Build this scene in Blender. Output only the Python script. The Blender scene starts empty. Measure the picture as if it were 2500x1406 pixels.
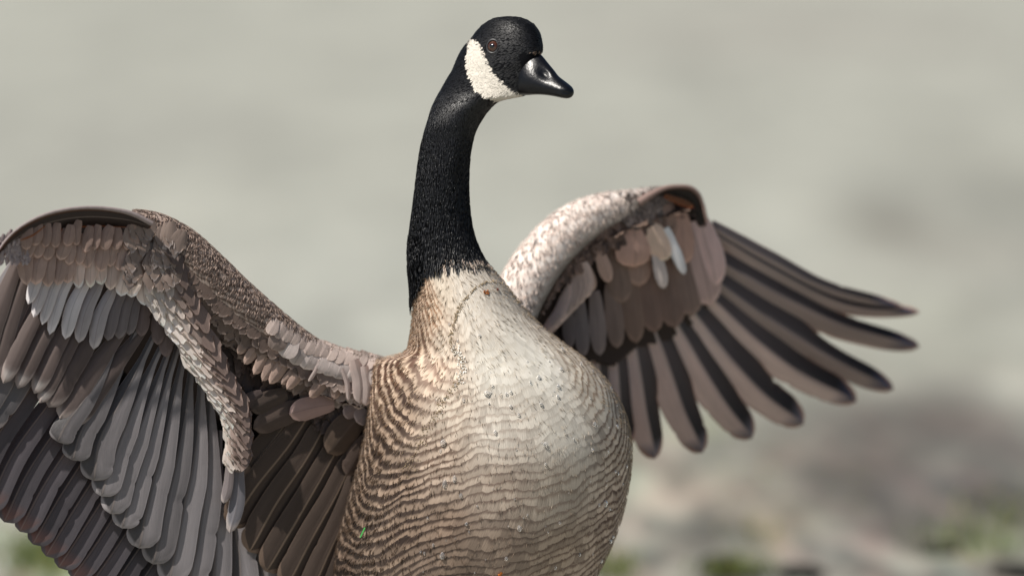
import bpy, math, random
import numpy as np
from mathutils import Vector
random.seed(7); R = np.random.RandomState(11)
sc = bpy.context.scene
COL = sc.collection

# ------------------------------------------------------------ camera, sky, sun
TILT = math.radians(5.0); D = 6.0; S = 0.0005; CZ = 0.60 + D*math.sin(TILT)
CY = -D*math.cos(TILT)
FW = np.array([0, math.cos(TILT), -math.sin(TILT)]); UP = np.array([0, math.sin(TILT), math.cos(TILT)])
RT = np.array([1.0, 0, 0]); CAM = np.array([0, CY, CZ])
cam = bpy.data.cameras.new('camera'); co = bpy.data.objects.new('camera', cam); COL.objects.link(co)
co.location = CAM; co.rotation_euler = (math.pi/2 - TILT, 0, 0)
cam.sensor_width = 36; cam.lens = 36*D/(2500*S); cam.clip_end = 3000; cam.clip_start = 0.05
cam.dof.use_dof = True; cam.dof.focus_distance = D - 0.05; cam.dof.aperture_fstop = 1.6
sc.camera = co
SUN = np.array([-0.47, -0.34, 0.81]); SUN /= np.linalg.norm(SUN)
w = bpy.data.worlds.new('World'); sc.world = w; w.use_nodes = True
nt = w.node_tree; bg = nt.nodes['Background']; sky = nt.nodes.new('ShaderNodeTexSky')
sky.sky_type = 'NISHITA'; sky.sun_disc = False
sky.sun_elevation = math.asin(SUN[2]); sky.sun_rotation = math.atan2(SUN[0], SUN[1])
nt.links.new(sky.outputs[0], bg.inputs[0]); bg.inputs[1].default_value = 0.05
sl = bpy.data.lights.new('sun', 'SUN'); so = bpy.data.objects.new('sun', sl); COL.objects.link(so)
sl.energy = 5.0; sl.angle = math.radians(0.6); sl.color = (1, .95, .88)
so.rotation_euler = Vector(SUN).to_track_quat('Z', 'Y').to_euler(); so.location = (-3, -3, 6)
sc.view_settings.view_transform = 'Standard'; sc.view_settings.look = 'None'
sc.view_settings.exposure = 0.38; sc.view_settings.gamma = 1
sc.render.engine = 'CYCLES'; sc.cycles.max_bounces = 8; sc.cycles.transparent_max_bounces = 8

ROOT = np.array([0.0, 0.06, 0.0])
def P(px, py, d):
    """world point: photo-plane coordinates (0.5 mm units) at depth d (0.5 mm units) beyond the goose"""
    px, py, d = np.broadcast_arrays(np.asarray(px, float), np.asarray(py, float), np.asarray(d, float))
    z = D + d*S; k = S*z/D
    return CAM + z[..., None]*FW + ((px-1250)*k)[..., None]*RT + ((703-py)*k)[..., None]*UP
def nrm(v): return v/np.maximum(np.linalg.norm(v, axis=-1, keepdims=True), 1e-12)

# ------------------------------------------------------------ mesh helpers
def link(name, verts, faces, mat, parent=None, attrs=None, smooth=True, mats=None, midx=None):
    me = bpy.data.meshes.new(name)
    verts = np.asarray(verts, float)
    if parent is not None: verts = verts - ROOT
    faces = np.asarray(faces, int)
    me.vertices.add(len(verts)); me.vertices.foreach_set('co', verts.ravel())
    n, k = faces.shape
    me.loops.add(n*k); me.loops.foreach_set('vertex_index', faces.ravel())
    me.polygons.add(n); me.polygons.foreach_set('loop_start', np.arange(0, n*k, k))
    me.polygons.foreach_set('loop_total', np.full(n, k))
    me.polygons.foreach_set('use_smooth', np.full(n, smooth))
    for m in (mats or [mat]): me.materials.append(m)
    if midx is not None: me.polygons.foreach_set('material_index', midx)
    for a, (ty, arr) in (attrs or {}).items():
        at = me.attributes.new(a, ty, 'POINT')
        if ty == 'FLOAT_COLOR':
            c = np.ones((len(verts), 4)); c[:, :3] = arr; at.data.foreach_set('color', c.ravel())
        else: at.data.foreach_set('vector', np.asarray(arr, float).ravel())
    me.update(); me.validate()
    o = bpy.data.objects.new(name, me); COL.objects.link(o)
    if parent is not None: o.parent = parent
    return o
def gridf(nr, nc, wrap=False, off=0):
    r = np.arange(nr-1)[:, None]; c = np.arange(nc if wrap else nc-1)[None]
    a = r*nc+c; b = r*nc+(c+1) % nc
    return np.stack([a, b, b+nc, a+nc], -1).reshape(-1, 4)+off
class Acc:
    def __init__(s): s.v = []; s.f = []; s.a = {}; s.n = 0; s.m = []
    def add(s, v, f, cb, ct, fuv, m=0):
        s.v.append(v); s.f.append(f+s.n); s.n += len(v); s.m.append(np.full(len(f), m))
        for k, x in (('cb', cb), ('ct', ct), ('fuv', fuv)):
            s.a.setdefault(k, []).append(np.broadcast_to(x, (len(v), 3)))
    def build(s, name, mats, parent):
        at = {k: ('FLOAT_COLOR' if k != 'fuv' else 'FLOAT_VECTOR', np.concatenate(x)) for k, x in s.a.items()}
        return link(name, np.concatenate(s.v), np.concatenate(s.f), None, parent, at, mats=mats, midx=np.concatenate(s.m))

def feathers(acc, p, n, t, L, W, cb, ct, lift=.12, camber=.12, sink=.10, teeth=.06, rnd=.35, m=0, M=9, curl=0., pinch=.45):
    """many small feathers at once: p base points, n normals, t directions, L/W full length and width (metres)"""
    p = np.asarray(p); k = len(p)
    n = nrm(n); t = nrm(t - n*(t*n).sum(-1, keepdims=True)); s = np.cross(n, t)
    L = np.broadcast_to(L, k); W = np.broadcast_to(W, k)*.5
    u = np.linspace(-1, 1, M); v = np.array([0, .3, .55, .75, .9, 1.0])
    wv = np.array([pinch, .82, 1, 1, .9, .72])
    U, V = np.meshgrid(u, v)
    U = U.ravel(); V = V.ravel(); WV = np.repeat(wv, M)
    ln = V - rnd*(np.abs(U)**2.2)*V**3*np.where(V > .5, 1, .4)
    jag = R.uniform(-1, 1, (k, len(U)))*teeth*(V > .95)+R.uniform(-1, 1, (k, len(U)))*teeth*.3*(V > .85)
    h = -sink + (sink+lift)*V + camber*(1-U*U)*W.mean()/L.mean() - curl*V**2
    X = (U*WV)[None]*W[:, None]; Y = (ln[None]+jag)*L[:, None]; H = h[None]*L[:, None]
    v3 = p[:, None] + s[:, None]*X[..., None] + t[:, None]*Y[..., None] + n[:, None]*H[..., None]
    f = gridf(6, M)[None] + (np.arange(k)*6*M)[:, None, None]
    r = R.uniform(0, 1, k)
    fuv = np.stack(np.broadcast_arrays(U[None], V[None], r[:, None]), -1).reshape(-1, 3)
    cb = np.repeat(np.broadcast_to(cb, (k, 3)), 6*M, 0); ct = np.repeat(np.broadcast_to(ct, (k, 3)), 6*M, 0)
    acc.add(v3.reshape(-1, 3), f.reshape(-1, 4), cb, ct, fuv, m)

def interp_pts(pts, t):
    pts = np.asarray(pts, float); n = len(pts); out = []
    q = np.vstack([2*pts[0]-pts[1], pts, 2*pts[-1]-pts[-2]])
    for x in np.atleast_1d(t)*(n-1):
        i = min(int(x), n-2); f = x-i; a, b, c, d = q[i:i+4]
        out.append(.5*((2*b)+(c-a)*f+(2*a-5*b+4*c-d)*f*f+(3*b-a-3*c+d)*f**3))
    return np.array(out)

def quill(name, pts, wid, df, off, cb, ct, parent, mat, tilt=.25, camber=.10, left=.5, tipw=.34, NU=13, NV=64, nref=None, tipcol=None, fold=0., twist=0., bw=.55, cr=None, emar=0., prf=None, pw=2.2, splits=3, fade=None, pt=2.3):
    """one long feather; pts base->tip in photo-plane units lying on depth field df, nearer by -off; its own mesh"""
    t = np.linspace(0, 1, NV); q = interp_pts(pts, t)
    d = df(q[:, 0], q[:, 1]) + off
    c = P(q[:, 0], q[:, 1], d)
    T = nrm(np.gradient(c, axis=0))
    if nref is None:
        x, y = q[:, 0], q[:, 1]
        a = P(x+4, y, df(x+4, y))-P(x, y, df(x, y)); b = P(x, y+4, df(x, y+4))-P(x, y, df(x, y))
        N = nrm(np.cross(a, b)); N *= np.sign(-(N@FW))[:, None]
    else: N = np.tile(nref, (NV, 1))
    N = nrm(N - T*(N*T).sum(-1, keepdims=True)); Sd = np.cross(T, N)
    Sd *= np.sign(Sd[:, 0].mean())                     # side vector points to the right
    an = tilt+twist*t; N2 = N*np.cos(an)[:, None]-Sd*np.sin(an)[:, None]; S2 = Sd*np.cos(an)[:, None]+N*np.sin(an)[:, None]
    prof = np.interp(t, *(prf or ([0, .15, .5, .8, 1], [bw*.7, bw, .9, 1, 1])))
    e = np.clip((1-t)/tipw, 0, 1); prof = prof*(1-(1-e)**pt)**.5
    W = wid*S
    u = np.linspace(-1, 1, NU)
    wl, wr = 2*left*W*.5, 2*(1-left)*W*.5
    uu = np.where(u < 0, u*wl, u*wr)
    rr = random.random()*9
    wob = 1+.012*np.sin(t*17+rr)
    em = 1-emar/(1+np.exp(-(t-.52)*30))
    X = uu[None]*(prof*wob)[:, None]*np.where(u > 0, em[:, None], 1)
    sp_ = np.ones((NV, 2))
    for _ in range(splits):
        t0 = random.uniform(.55, .97); sp_[:, random.randint(0, 1)] *= 1-random.uniform(.04, .16)*np.exp(-np.abs(t-t0)/.012)
    X = X*np.where(u[None] < -.6, sp_[:, :1], np.where(u[None] > .6, sp_[:, 1:], 1))
    H = camber*W*(1-np.abs(u)**pw)[None]*prof[:, None] - fold*W*np.abs(u)[None]*prof[:, None]
    ridge = np.exp(-(u/.09)**2)[None]*.012*W*2
    V = c[:, None]+S2[:, None]*X[..., None]+N2[:, None]*(H+ridge)[..., None]
    sh = -.05*W*np.abs(u)[None]*0
    cbv = np.tile(np.asarray(cb, float), (NV*NU, 1)); ctv = np.tile(np.asarray(ct, float), (NV*NU, 1))
    if cr is not None: cbv = np.where(np.tile(u > .08, NV)[:, None], np.asarray(cr, float), cbv)
    fuv = np.stack(np.broadcast_arrays(u[None], t[:, None], rr/9), -1).reshape(-1, 3)
    if fade is not None:
        tt_ = np.clip((np.repeat(t, NU)-.25)/.6, 0, 1)[:, None]; rs_ = np.tile(u > .08, NV)[:, None]
        cbv = cbv*np.where(rs_, 1+(fade[1]-1)*tt_, 1+(fade[0]-1)*tt_)
    if tipcol is not None:
        m = np.clip((np.repeat(t, NU)-.86)/.1, 0, 1)[:, None]; cbv = cbv*(1-m)+np.asarray(tipcol)*m
    at = {'cb': ('FLOAT_COLOR', cbv), 'ct': ('FLOAT_COLOR', ctv), 'fuv': ('FLOAT_VECTOR', fuv)}
    return link(name, V.reshape(-1, 3), gridf(NV, NU), mat, parent, at)

# ------------------------------------------------------------ materials
def newmat(name):
    m = bpy.data.materials.new(name); m.use_nodes = True
    return m, m.node_tree, m.node_tree.nodes['Principled BSDF'], m.node_tree.nodes['Material Output']
def nd(nt, ty, **k):
    n = nt.nodes.new(ty)
    for a, b in k.items(): setattr(n, a, b)
    return n
def math_(nt, op, a, b=None, c=None):
    n = nd(nt, 'ShaderNodeMath', operation=op)
    for i, x in enumerate((a, b, c)):
        if x is None: continue
        if isinstance(x, (int, float)): n.inputs[i].default_value = x
        else: nt.links.new(x, n.inputs[i])
    return n.outputs[0]
def mixc(nt, f, a, b, mode='MIX'):
    n = nd(nt, 'ShaderNodeMix', data_type='RGBA', blend_type=mode)
    for i, x in ((0, f), (6, a), (7, b)):
        if isinstance(x, (int, float)): n.inputs[i].default_value = x
        elif isinstance(x, tuple): n.inputs[i].default_value = (*x, 1)
        else: nt.links.new(x, n.inputs[i])
    return n.outputs[2]
def feather_mat(name, v0=.6, v1=.8, jag=.3, streaks=9., slant=.9, rough=.55, spec=.4, trans=.15, tcol=(1, .55, .3), edge=0., shaft=None, var=.35, bump=.3, blot=0.):
    m, nt, b, out = newmat(name); L = nt.links
    at = nd(nt, 'ShaderNodeAttribute', attribute_name='fuv'); sp = nd(nt, 'ShaderNodeSeparateXYZ'); L.new(at.outputs['Vector'], sp.inputs[0])
    u, v, r = sp.outputs; au = math_(nt, 'ABSOLUTE', u)
    cbn = nd(nt, 'ShaderNodeAttribute', attribute_name='cb').outputs['Color']
    ctn = nd(nt, 'ShaderNodeAttribute', attribute_name='ct').outputs['Color']
    def noise(x, y, z, sc_, det=2.):
        c = nd(nt, 'ShaderNodeCombineXYZ')
        for i, k in enumerate((x, y, z)):
            if isinstance(k, (int, float)): c.inputs[i].default_value = k
            else: L.new(k, c.inputs[i])
        n = nd(nt, 'ShaderNodeTexNoise'); n.inputs['Scale'].default_value = sc_; n.inputs['Detail'].default_value = det
        L.new(c.outputs[0], n.inputs['Vector']); return n.outputs['Fac']
    ro = math_(nt, 'MULTIPLY', r, 61.)
    bx = math_(nt, 'ADD', u, ro)
    barb = math_(nt, 'SUBTRACT', math_(nt, 'MULTIPLY', v, streaks if slant > 1.5 else 1.2), math_(nt, 'MULTIPLY', au, slant*(3. if slant > 1.5 else 0)))
    if slant > 1.5:   # long feather: barbs run obliquely from the shaft
        n1 = noise(math_(nt, 'MULTIPLY', barb, 1.), ro, math_(nt, 'MULTIPLY', u, .6), 9., 3.)
        n1 = math_(nt, 'MULTIPLY_ADD', noise(math_(nt, 'MULTIPLY', u, .8), math_(nt, 'MULTIPLY', v, 2.5), ro, 1.6, 3.), .6, math_(nt, 'MULTIPLY', n1, .8))
    else:             # short feather: hair-like barbs along it
        n1 = noise(math_(nt, 'MULTIPLY', bx, streaks), v, ro, 1., 3.)
    n2 = noise(u, v, ro, 1.7, 3.)
    vj = math_(nt, 'ADD', v, math_(nt, 'MULTIPLY', math_(nt, 'SUBTRACT', n1, .5), jag))
    vj = math_(nt, 'SUBTRACT', vj, math_(nt, 'MULTIPLY', math_(nt, 'MULTIPLY', au, au), -.12))
    mr = nd(nt, 'ShaderNodeMapRange', interpolation_type='SMOOTHSTEP'); L.new(vj, mr.inputs[0])
    mr.inputs[1].default_value = v0; mr.inputs[2].default_value = v1
    col = mixc(nt, mr.outputs[0], cbn, ctn)
    if edge > 0:
        e = nd(nt, 'ShaderNodeMapRange', interpolation_type='SMOOTHSTEP'); L.new(au, e.inputs[0])
        e.inputs[1].default_value = .91; e.inputs[2].default_value = .99; e.inputs[4].default_value = edge
        col = mixc(nt, e.outputs[0], col, ctn)
    if shaft:
        e = nd(nt, 'ShaderNodeMapRange', interpolation_type='SMOOTHSTEP'); L.new(au, e.inputs[0])
        e.inputs[1].default_value = .03; e.inputs[2].default_value = .09; e.inputs[3].default_value = 1; e.inputs[4].default_value = 0
        col = mixc(nt, math_(nt, 'MULTIPLY', e.outputs[0], shaft[3]), col, tuple(shaft[:3]))
    k = math_(nt, 'MULTIPLY_ADD', math_(nt, 'ADD', n1, math_(nt, 'ADD', n2, math_(nt, 'MULTIPLY', r, .5))), var, 1-var*1.25)
    sc_ = nd(nt, 'ShaderNodeVectorMath', operation='SCALE'); L.new(col, sc_.inputs[0]); L.new(k, sc_.inputs['Scale'])
    L.new(sc_.outputs[0], b.inputs['Base Color']); b.inputs['Roughness'].default_value = rough
    b.inputs['Specular IOR Level'].default_value = spec
    bp = nd(nt, 'ShaderNodeBump'); bp.inputs['Strength'].default_value = bump; bp.inputs['Distance'].default_value = .0006
    L.new(n1, bp.inputs['Height']); L.new(bp.outputs[0], b.inputs['Normal'])
    if trans > 0:
        tr = nd(nt, 'ShaderNodeBsdfTranslucent'); mx = nd(nt, 'ShaderNodeMixShader'); mx.inputs[0].default_value = trans
        L.new(mixc(nt, 1., sc_.outputs[0], tuple(tcol), 'MULTIPLY'), tr.inputs[0])
        L.new(b.outputs[0], mx.inputs[1]); L.new(tr.outputs[0], mx.inputs[2]); L.new(mx.outputs[0], out.inputs[0])
    return m
def plumage_mat(name, cell=30., jag=.34, hair=2.6, bump=.35, rough=.62, lo=.30, hi=.60, spec=.25):
    """smooth barred body plumage: rows of feathers with dark bases and pale hair-fringed tips; fuv = (along row, row number, flank 0..1)"""
    m, nt, b, out = newmat(name); L = nt.links
    sp = nd(nt, 'ShaderNodeSeparateXYZ'); L.new(nd(nt, 'ShaderNodeAttribute', attribute_name='fuv').outputs['Vector'], sp.inputs[0]); A, F, K = sp.outputs
    cbn = nd(nt, 'ShaderNodeAttribute', attribute_name='cb').outputs['Color']; ctn = nd(nt, 'ShaderNodeAttribute', attribute_name='ct').outputs['Color']
    def cmb(x, y, z=0.):
        c = nd(nt, 'ShaderNodeCombineXYZ')
        for i, k in enumerate((x, y, z)):
            if isinstance(k, (int, float)): c.inputs[i].default_value = k
            else: L.new(k, c.inputs[i])
        return c.outputs[0]
    def noise(v, sc_=1., det=2.):
        n = nd(nt, 'ShaderNodeTexNoise'); n.inputs['Scale'].default_value = sc_; n.inputs['Detail'].default_value = det; L.new(v, n.inputs['Vector']); return n.outputs['Fac']
    M = lambda op, *a: math_(nt, op, *a)
    hr = noise(cmb(M('ADD', M('DIVIDE', A, hair), M('MULTIPLY', F, 1.2)), M('MULTIPLY', F, .9)), 1., 2.)           # hair streaks
    hr2 = noise(cmb(M('DIVIDE', A, hair*3), M('MULTIPLY', F, 1.1), 5.), 1., 2.)
    big = noise(cmb(M('DIVIDE', A, cell*2.5), M('MULTIPLY', F, .35), 9.), 1., 2.)
    F1 = M('ADD', F, M('MULTIPLY', M('SUBTRACT', big, .5), 1.7))
    row = M('FLOOR', F1)
    rn = nd(nt, 'ShaderNodeTexWhiteNoise', noise_dimensions='1D'); L.new(row, rn.inputs['W'])
    Ac = M('ADD', M('DIVIDE', A, cell), M('MULTIPLY', rn.outputs['Value'], 7.)); ci = M('FRACT', Ac)
    sc2 = M('SUBTRACT', M('MULTIPLY', ci, 2.), 1.); scal = M('MULTIPLY', M('MULTIPLY', sc2, sc2), .16)
    F2 = M('ADD', F1, M('ADD', M('MULTIPLY', M('SUBTRACT', hr, .5), jag), M('ADD', M('MULTIPLY', M('SUBTRACT', hr2, .5), jag*.8), scal)))
    f = M('FRACT', F2)
    wn = nd(nt, 'ShaderNodeTexWhiteNoise', noise_dimensions='2D'); L.new(cmb(M('FLOOR', Ac), M('FLOOR', F2)), wn.inputs['Vector']); cellr = wn.outputs['Value']
    mr = nd(nt, 'ShaderNodeMapRange', interpolation_type='SMOOTHSTEP'); L.new(f, mr.inputs[0])
    L.new(M('MULTIPLY_ADD', K, hi-lo, lo-.18), mr.inputs[1]); L.new(M('MULTIPLY_ADD', K, hi-lo-.10, lo+.28), mr.inputs[2])
    dk = nd(nt, 'ShaderNodeMapRange', interpolation_type='SMOOTHSTEP'); L.new(f, dk.inputs[0]); dk.inputs[1].default_value = .0; dk.inputs[2].default_value = .10; dk.inputs[3].default_value = .5; dk.inputs[4].default_value = 0.
    fac = M('MAXIMUM', mr.outputs[0], M('MULTIPLY', dk.outputs[0], M('SUBTRACT', 1., K)))
    fac = M('MULTIPLY', fac, M('MULTIPLY_ADD', cellr, .42, .66))
    col = mixc(nt, fac, cbn, ctn)
    k = M('ADD', M('MULTIPLY_ADD', cellr, .26, .80), M('MULTIPLY', M('SUBTRACT', hr, .5), .55))
    sc_ = nd(nt, 'ShaderNodeVectorMath', operation='SCALE'); L.new(col, sc_.inputs[0]); L.new(k, sc_.inputs['Scale']); L.new(sc_.outputs[0], b.inputs['Base Color'])
    b.inputs['Roughness'].default_value = rough; b.inputs['Specular IOR Level'].default_value = spec
    bp = nd(nt, 'ShaderNodeBump'); bp.inputs['Strength'].default_value = bump; bp.inputs['Distance'].default_value = .0016
    L.new(M('ADD', M('MULTIPLY', f, .8), M('MULTIPLY', hr, .5)), bp.inputs['Height']); L.new(bp.outputs[0], b.inputs['Normal'])
    return m
def plain(name, col, rough=.5, spec=.5, noise=None, coat=0., bump=0.):
    m, nt, b, out = newmat(name); b.inputs['Base Color'].default_value = (*col, 1); b.inputs['Roughness'].default_value = rough
    b.inputs['Specular IOR Level'].default_value = spec; b.inputs['Coat Weight'].default_value = coat
    tc = nd(nt, 'ShaderNodeTexCoord'); n = nd(nt, 'ShaderNodeTexNoise'); n.inputs['Scale'].default_value = noise or 60
    n.inputs['Detail'].default_value = 5; nt.links.new(tc.outputs['Object'], n.inputs['Vector'])
    c = mixc(nt, n.outputs['Fac'], tuple(x*.6 for x in col), tuple(x*1.35 for x in col)); nt.links.new(c, b.inputs['Base Color'])
    if bump:
        bp = nd(nt, 'ShaderNodeBump'); bp.inputs['Strength'].default_value = bump; bp.inputs['Distance'].default_value = .001
        nt.links.new(n.outputs['Fac'], bp.inputs['Height']); nt.links.new(bp.outputs[0], b.inputs['Normal'])
    return m
M_SKIN = feather_mat('down_under_plumage', 9, 10, 0, 4, .5, .8, .1, 0, var=.06, bump=.05)
M_PLUM = plumage_mat('barred_breast_plumage')
M_ARM = plumage_mat('wing_shoulder_plumage', cell=24., jag=.32, hair=2.2, lo=.30, hi=.60, bump=.2)
M_HEAD = feather_mat('short_head_plumage', .8, 1.0, .3, 5., .9, .42, .35, 0, var=.2, bump=.12)
M_BREAST = feather_mat('breast_plumage', .66, .88, .26, 9., .9, .6, .25, .25, (1, .85, .7), var=.26, bump=.25)
M_FLANK = feather_mat('flank_plumage', .82, .95, .20, 9., .9, .6, .25, .08, (1, .8, .6), var=.32, bump=.3)
M_NECK = feather_mat('black_neck_plumage', .8, 1.0, .3, 5., .9, .42, .42, 0, var=.22, bump=.18)
M_COV = feather_mat('covert_plumage', .86, .99, .12, 7., .9, .55, .3, .12, (1, .6, .4), edge=.3, var=.42, bump=.3)
M_QUILL = feather_mat('flight_feather_vane', .97, 1.02, .03, 6.5, 2., .48, .35, .22, (1, .5, .3), edge=.75, shaft=(.24, .20, .18, .45), var=.62, bump=.6)
M_TERT = feather_mat('tertial_vane', .985, 1.0, .02, 6.5, 2., .6, .2, .12, (1, .5, .3), edge=.35, shaft=(.30, .22, .16, .7), var=.55, bump=.5)
M_GLOW = feather_mat('alula_vane', .9, 1.0, .1, 30., 2., .4, .5, .5, (1, .42, .12), var=.3)
M_BILL = plain('bill_horn', (.0028, .003, .0042), .33, .36, 320, .0, .35)
M_EYE = plain('eye_iris', (.06, .019, .008), .14, .6, 200, .6)
M_PUP = plain('eye_pupil', (.002, .002, .002), .14, .6, 20, .6)
M_LEG = plain('leg_skin', (.02, .02, .02), .5, .4, 200, 0, .5)

def tag(o, label=None, cat=None, group=None, kind=None):
    for k, v in (('label', label), ('category', cat), ('group', group), ('kind', kind)):
        if v: o[k] = v
    return o

# ------------------------------------------------------------ the goose: body surface
goose = bpy.data.objects.new('canada_goose', None); COL.objects.link(goose); goose.location = ROOT
tag(goose, 'large goose with black neck and white cheek patch, spreading both brown wings', 'goose')

rows = np.array([
 # y, xl, xr, depth centre, front radius, back radius, shear
 [39.5,1239,1245,-45,6,6,-.5],[41,1222,1260,-45,17,17,-.5],[44,1208,1275,-45,27,27,-.5],[50,1194,1290,-45,37,37,-.5],[61,1177,1306,-45,46,46,-.5],[77,1162,1317,-45,52,52,-.5],[91,1152,1322,-45,55,55,-.5],
 [111,1134,1325,-45,57,57,-.5],[125,1124,1326,-44,58,58,-.5],[139,1117,1318,-42,58,58,-.5],[160,1108,1306,-40,57,57,-.5],[173,1103,1302,-38,56,57,-.5],[190,1092,1300,-36,55,58,-.5],
 [210,1081,1298,-32,54,58,-.48],[225,1072,1294,-28,52,60,-.46],[235,1067,1286,-26,51,60,-.43],[240,1064,1258,-24,52,60,-.38],[245,1062,1223,-20,54,60,-.3],[259,1055,1205,-16,56,60,-.2],
 [273,1050,1190,-12,58,60,-.1],[299,1042,1173,-8,60,60,0],[321,1035,1161,-4,61,61,0],[356,1027,1151,0,61,61,0],[398,1021,1146,4,62,62,0],[440,1016,1144,8,63,64,0],
 [500,1009,1145,14,66,70,0],[560,1001,1153,22,73,78,0],[605,998,1168,28,82,88,0],[640,999,1186,34,95,100,0],[665,1003,1210,38,106,112,0],[700,1006,1240,44,122,132,0],
 [745,1008,1272,54,142,160,0],[785,1007,1307,64,158,185,0],[825,1003,1357,76,178,215,0],[845,999,1385,84,188,235,0],[858,991,1405,90,195,250,0],[866,975,1416,95,200,260,0],
 [872,943,1424,100,204,265,0],[880,917,1435,104,210,270,0],[900,905,1458,108,220,290,0],[930,899,1484,112,232,320,0],[980,896,1514,118,244,350,0],[1030,893,1534,122,252,380,0],
 [1090,884,1543,126,258,400,0],[1160,866,1539,130,260,420,0],[1240,842,1524,134,256,430,0],[1320,820,1498,138,248,430,0],[1400,806,1460,146,236,410,0],[1500,818,1400,160,210,370,0],
 [1600,866,1312,180,168,300,0],[1680,950,1210,200,100,190,0],[1712,1040,1120,210,30,60,0]], float)
yy = np.arange(39.5, 1712.5, .5)
tab = np.stack([np.interp(yy, rows[:, 0], rows[:, i]) for i in range(1, 7)], 1)
def smooth(a, s):
    k = np.exp(-.5*(np.arange(-4*s, 4*s+1)/s)**2); k /= k.sum()
    return np.convolve(np.pad(a, 4*s, 'edge'), k, 'valid')
sig = np.interp(yy, [40, 60, 90, 300, 860, 1000, 1650, 1712], [0, 0, 1, 1, .6, 1, 1, 0])
for i in range(6):
    a = smooth(tab[:, i], 8); b = smooth(tab[:, i], 40)
    m_ = np.clip(np.interp(yy, [40, 55, 80], [0, 0, 1]), 0, 1)*np.interp(yy, [1690, 1712], [1, 0])
    mb = np.interp(yy, [260, 330, 800, 850, 900, 960, 1600, 1660], [0, 1, 1, 0, 0, 1, 1, 0]) if i == 0 else np.interp(yy, [260, 330, 1600, 1660], [0, 1, 1, 0])
    t_ = a*(1-mb)+b*mb; tab[:, i] = tab[:, i]*(1-m_)+t_*m_
xm = (tab[:, 0]+tab[:, 1])/2
XM = np.interp(yy, [39.5, 160, 200, 235, 260, 300, 700, 785, 900, 1100, 1250, 1400, 1712], [1242, 1207, 1188, 1160, 1133, 1110, 1122, 1150, 1190, 1215, 1185, 1130, 1080])
w0 = np.interp(yy, [150, 235, 330, 420, 700, 760, 1500, 1600], [0, 1, 1, 0, 0, 1, 1, 0]); XM = smooth(xm*(1-w0)+XM*w0, 12); XM[yy < 60] = xm[yy < 60]
wq = np.interp(yy, [170, 235, 1690, 1700], [0, 1, 1, 0]); XM = XM*wq+xm*(1-wq)
def body(th, y):
    """surface point; th=0 faces the camera, +90 degrees is the right silhouette"""
    th, y = np.broadcast_arrays(np.asarray(th, float), np.asarray(y, float))
    xl, xr, dc, bf, bb, k = [np.interp(y, yy, tab[:, i]) for i in range(6)]
    xc = np.interp(y, yy, XM); a = np.where(np.sin(th) < 0, xc-xl, xr-xc); c = np.cos(th); sn = np.sin(th)
    x0_ = np.interp(y, [785, 845, 880, 930, 1000, 1090], [1004, 999, 982, 948, 913, 884]); ex = np.where((y > 800) & (y < 1085), np.maximum(x0_-xl, 0), 0)
    a = np.where(sn < 0, a-ex, a); x = xc+a*sn-np.where(sn < 0, ex*np.clip((-sn-.5)/.5, 0, 1)**2, 0)
    d = dc - np.where(c > 0, bf, bb)*c + k*(x-xc)
    return P(x, y, d)
def bframe(th, y):
    e = .01; p = body(th, y); a = body(th+e, y)-body(th-e, y); b = body(th, y+1)-body(th, y-1)
    n = nrm(np.cross(b, a)); ctr = body(th+np.pi, y); n *= np.sign(((p-ctr)*n).sum(-1))[..., None]
    return p, n, nrm(a), nrm(b)
def pxof(p):
    r = p-CAM; z = r@FW; return 1250+(r@RT)/(S*z/D), 703-(r@UP)/(S*z/D)
CHEEK = np.array([(1149,95),(1162,100),(1175,114),(1186,142),(1200,171),(1223,199),(1249,219),(1271,229),(1294,236),(1290,246),(1249,248),(1222,250),(1197,242),(1177,232),(1160,216),(1149,193),(1140,165),(1140,137),(1146,111)], float)
def inpoly(x, y, poly):
    r = np.zeros(x.shape, bool); j = len(poly)-1
    for i in range(len(poly)):
        xi, yi = poly[i]; xj, yj = poly[j]
        r ^= ((yi > y) != (yj > y)) & (x < (xj-xi)*(y-yi)/(yj-yi+1e-9)+xi); j = i
    return r
def neckline(x): return np.interp(x, [985, 1003, 1012, 1030, 1050, 1080, 1120, 1160, 1195], [765, 745, 705, 668, 647, 637, 632, 638, 645])
BLACK = np.array([.0032, .0034, .0045]); WHITE = np.array([.68, .63, .55])
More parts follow.
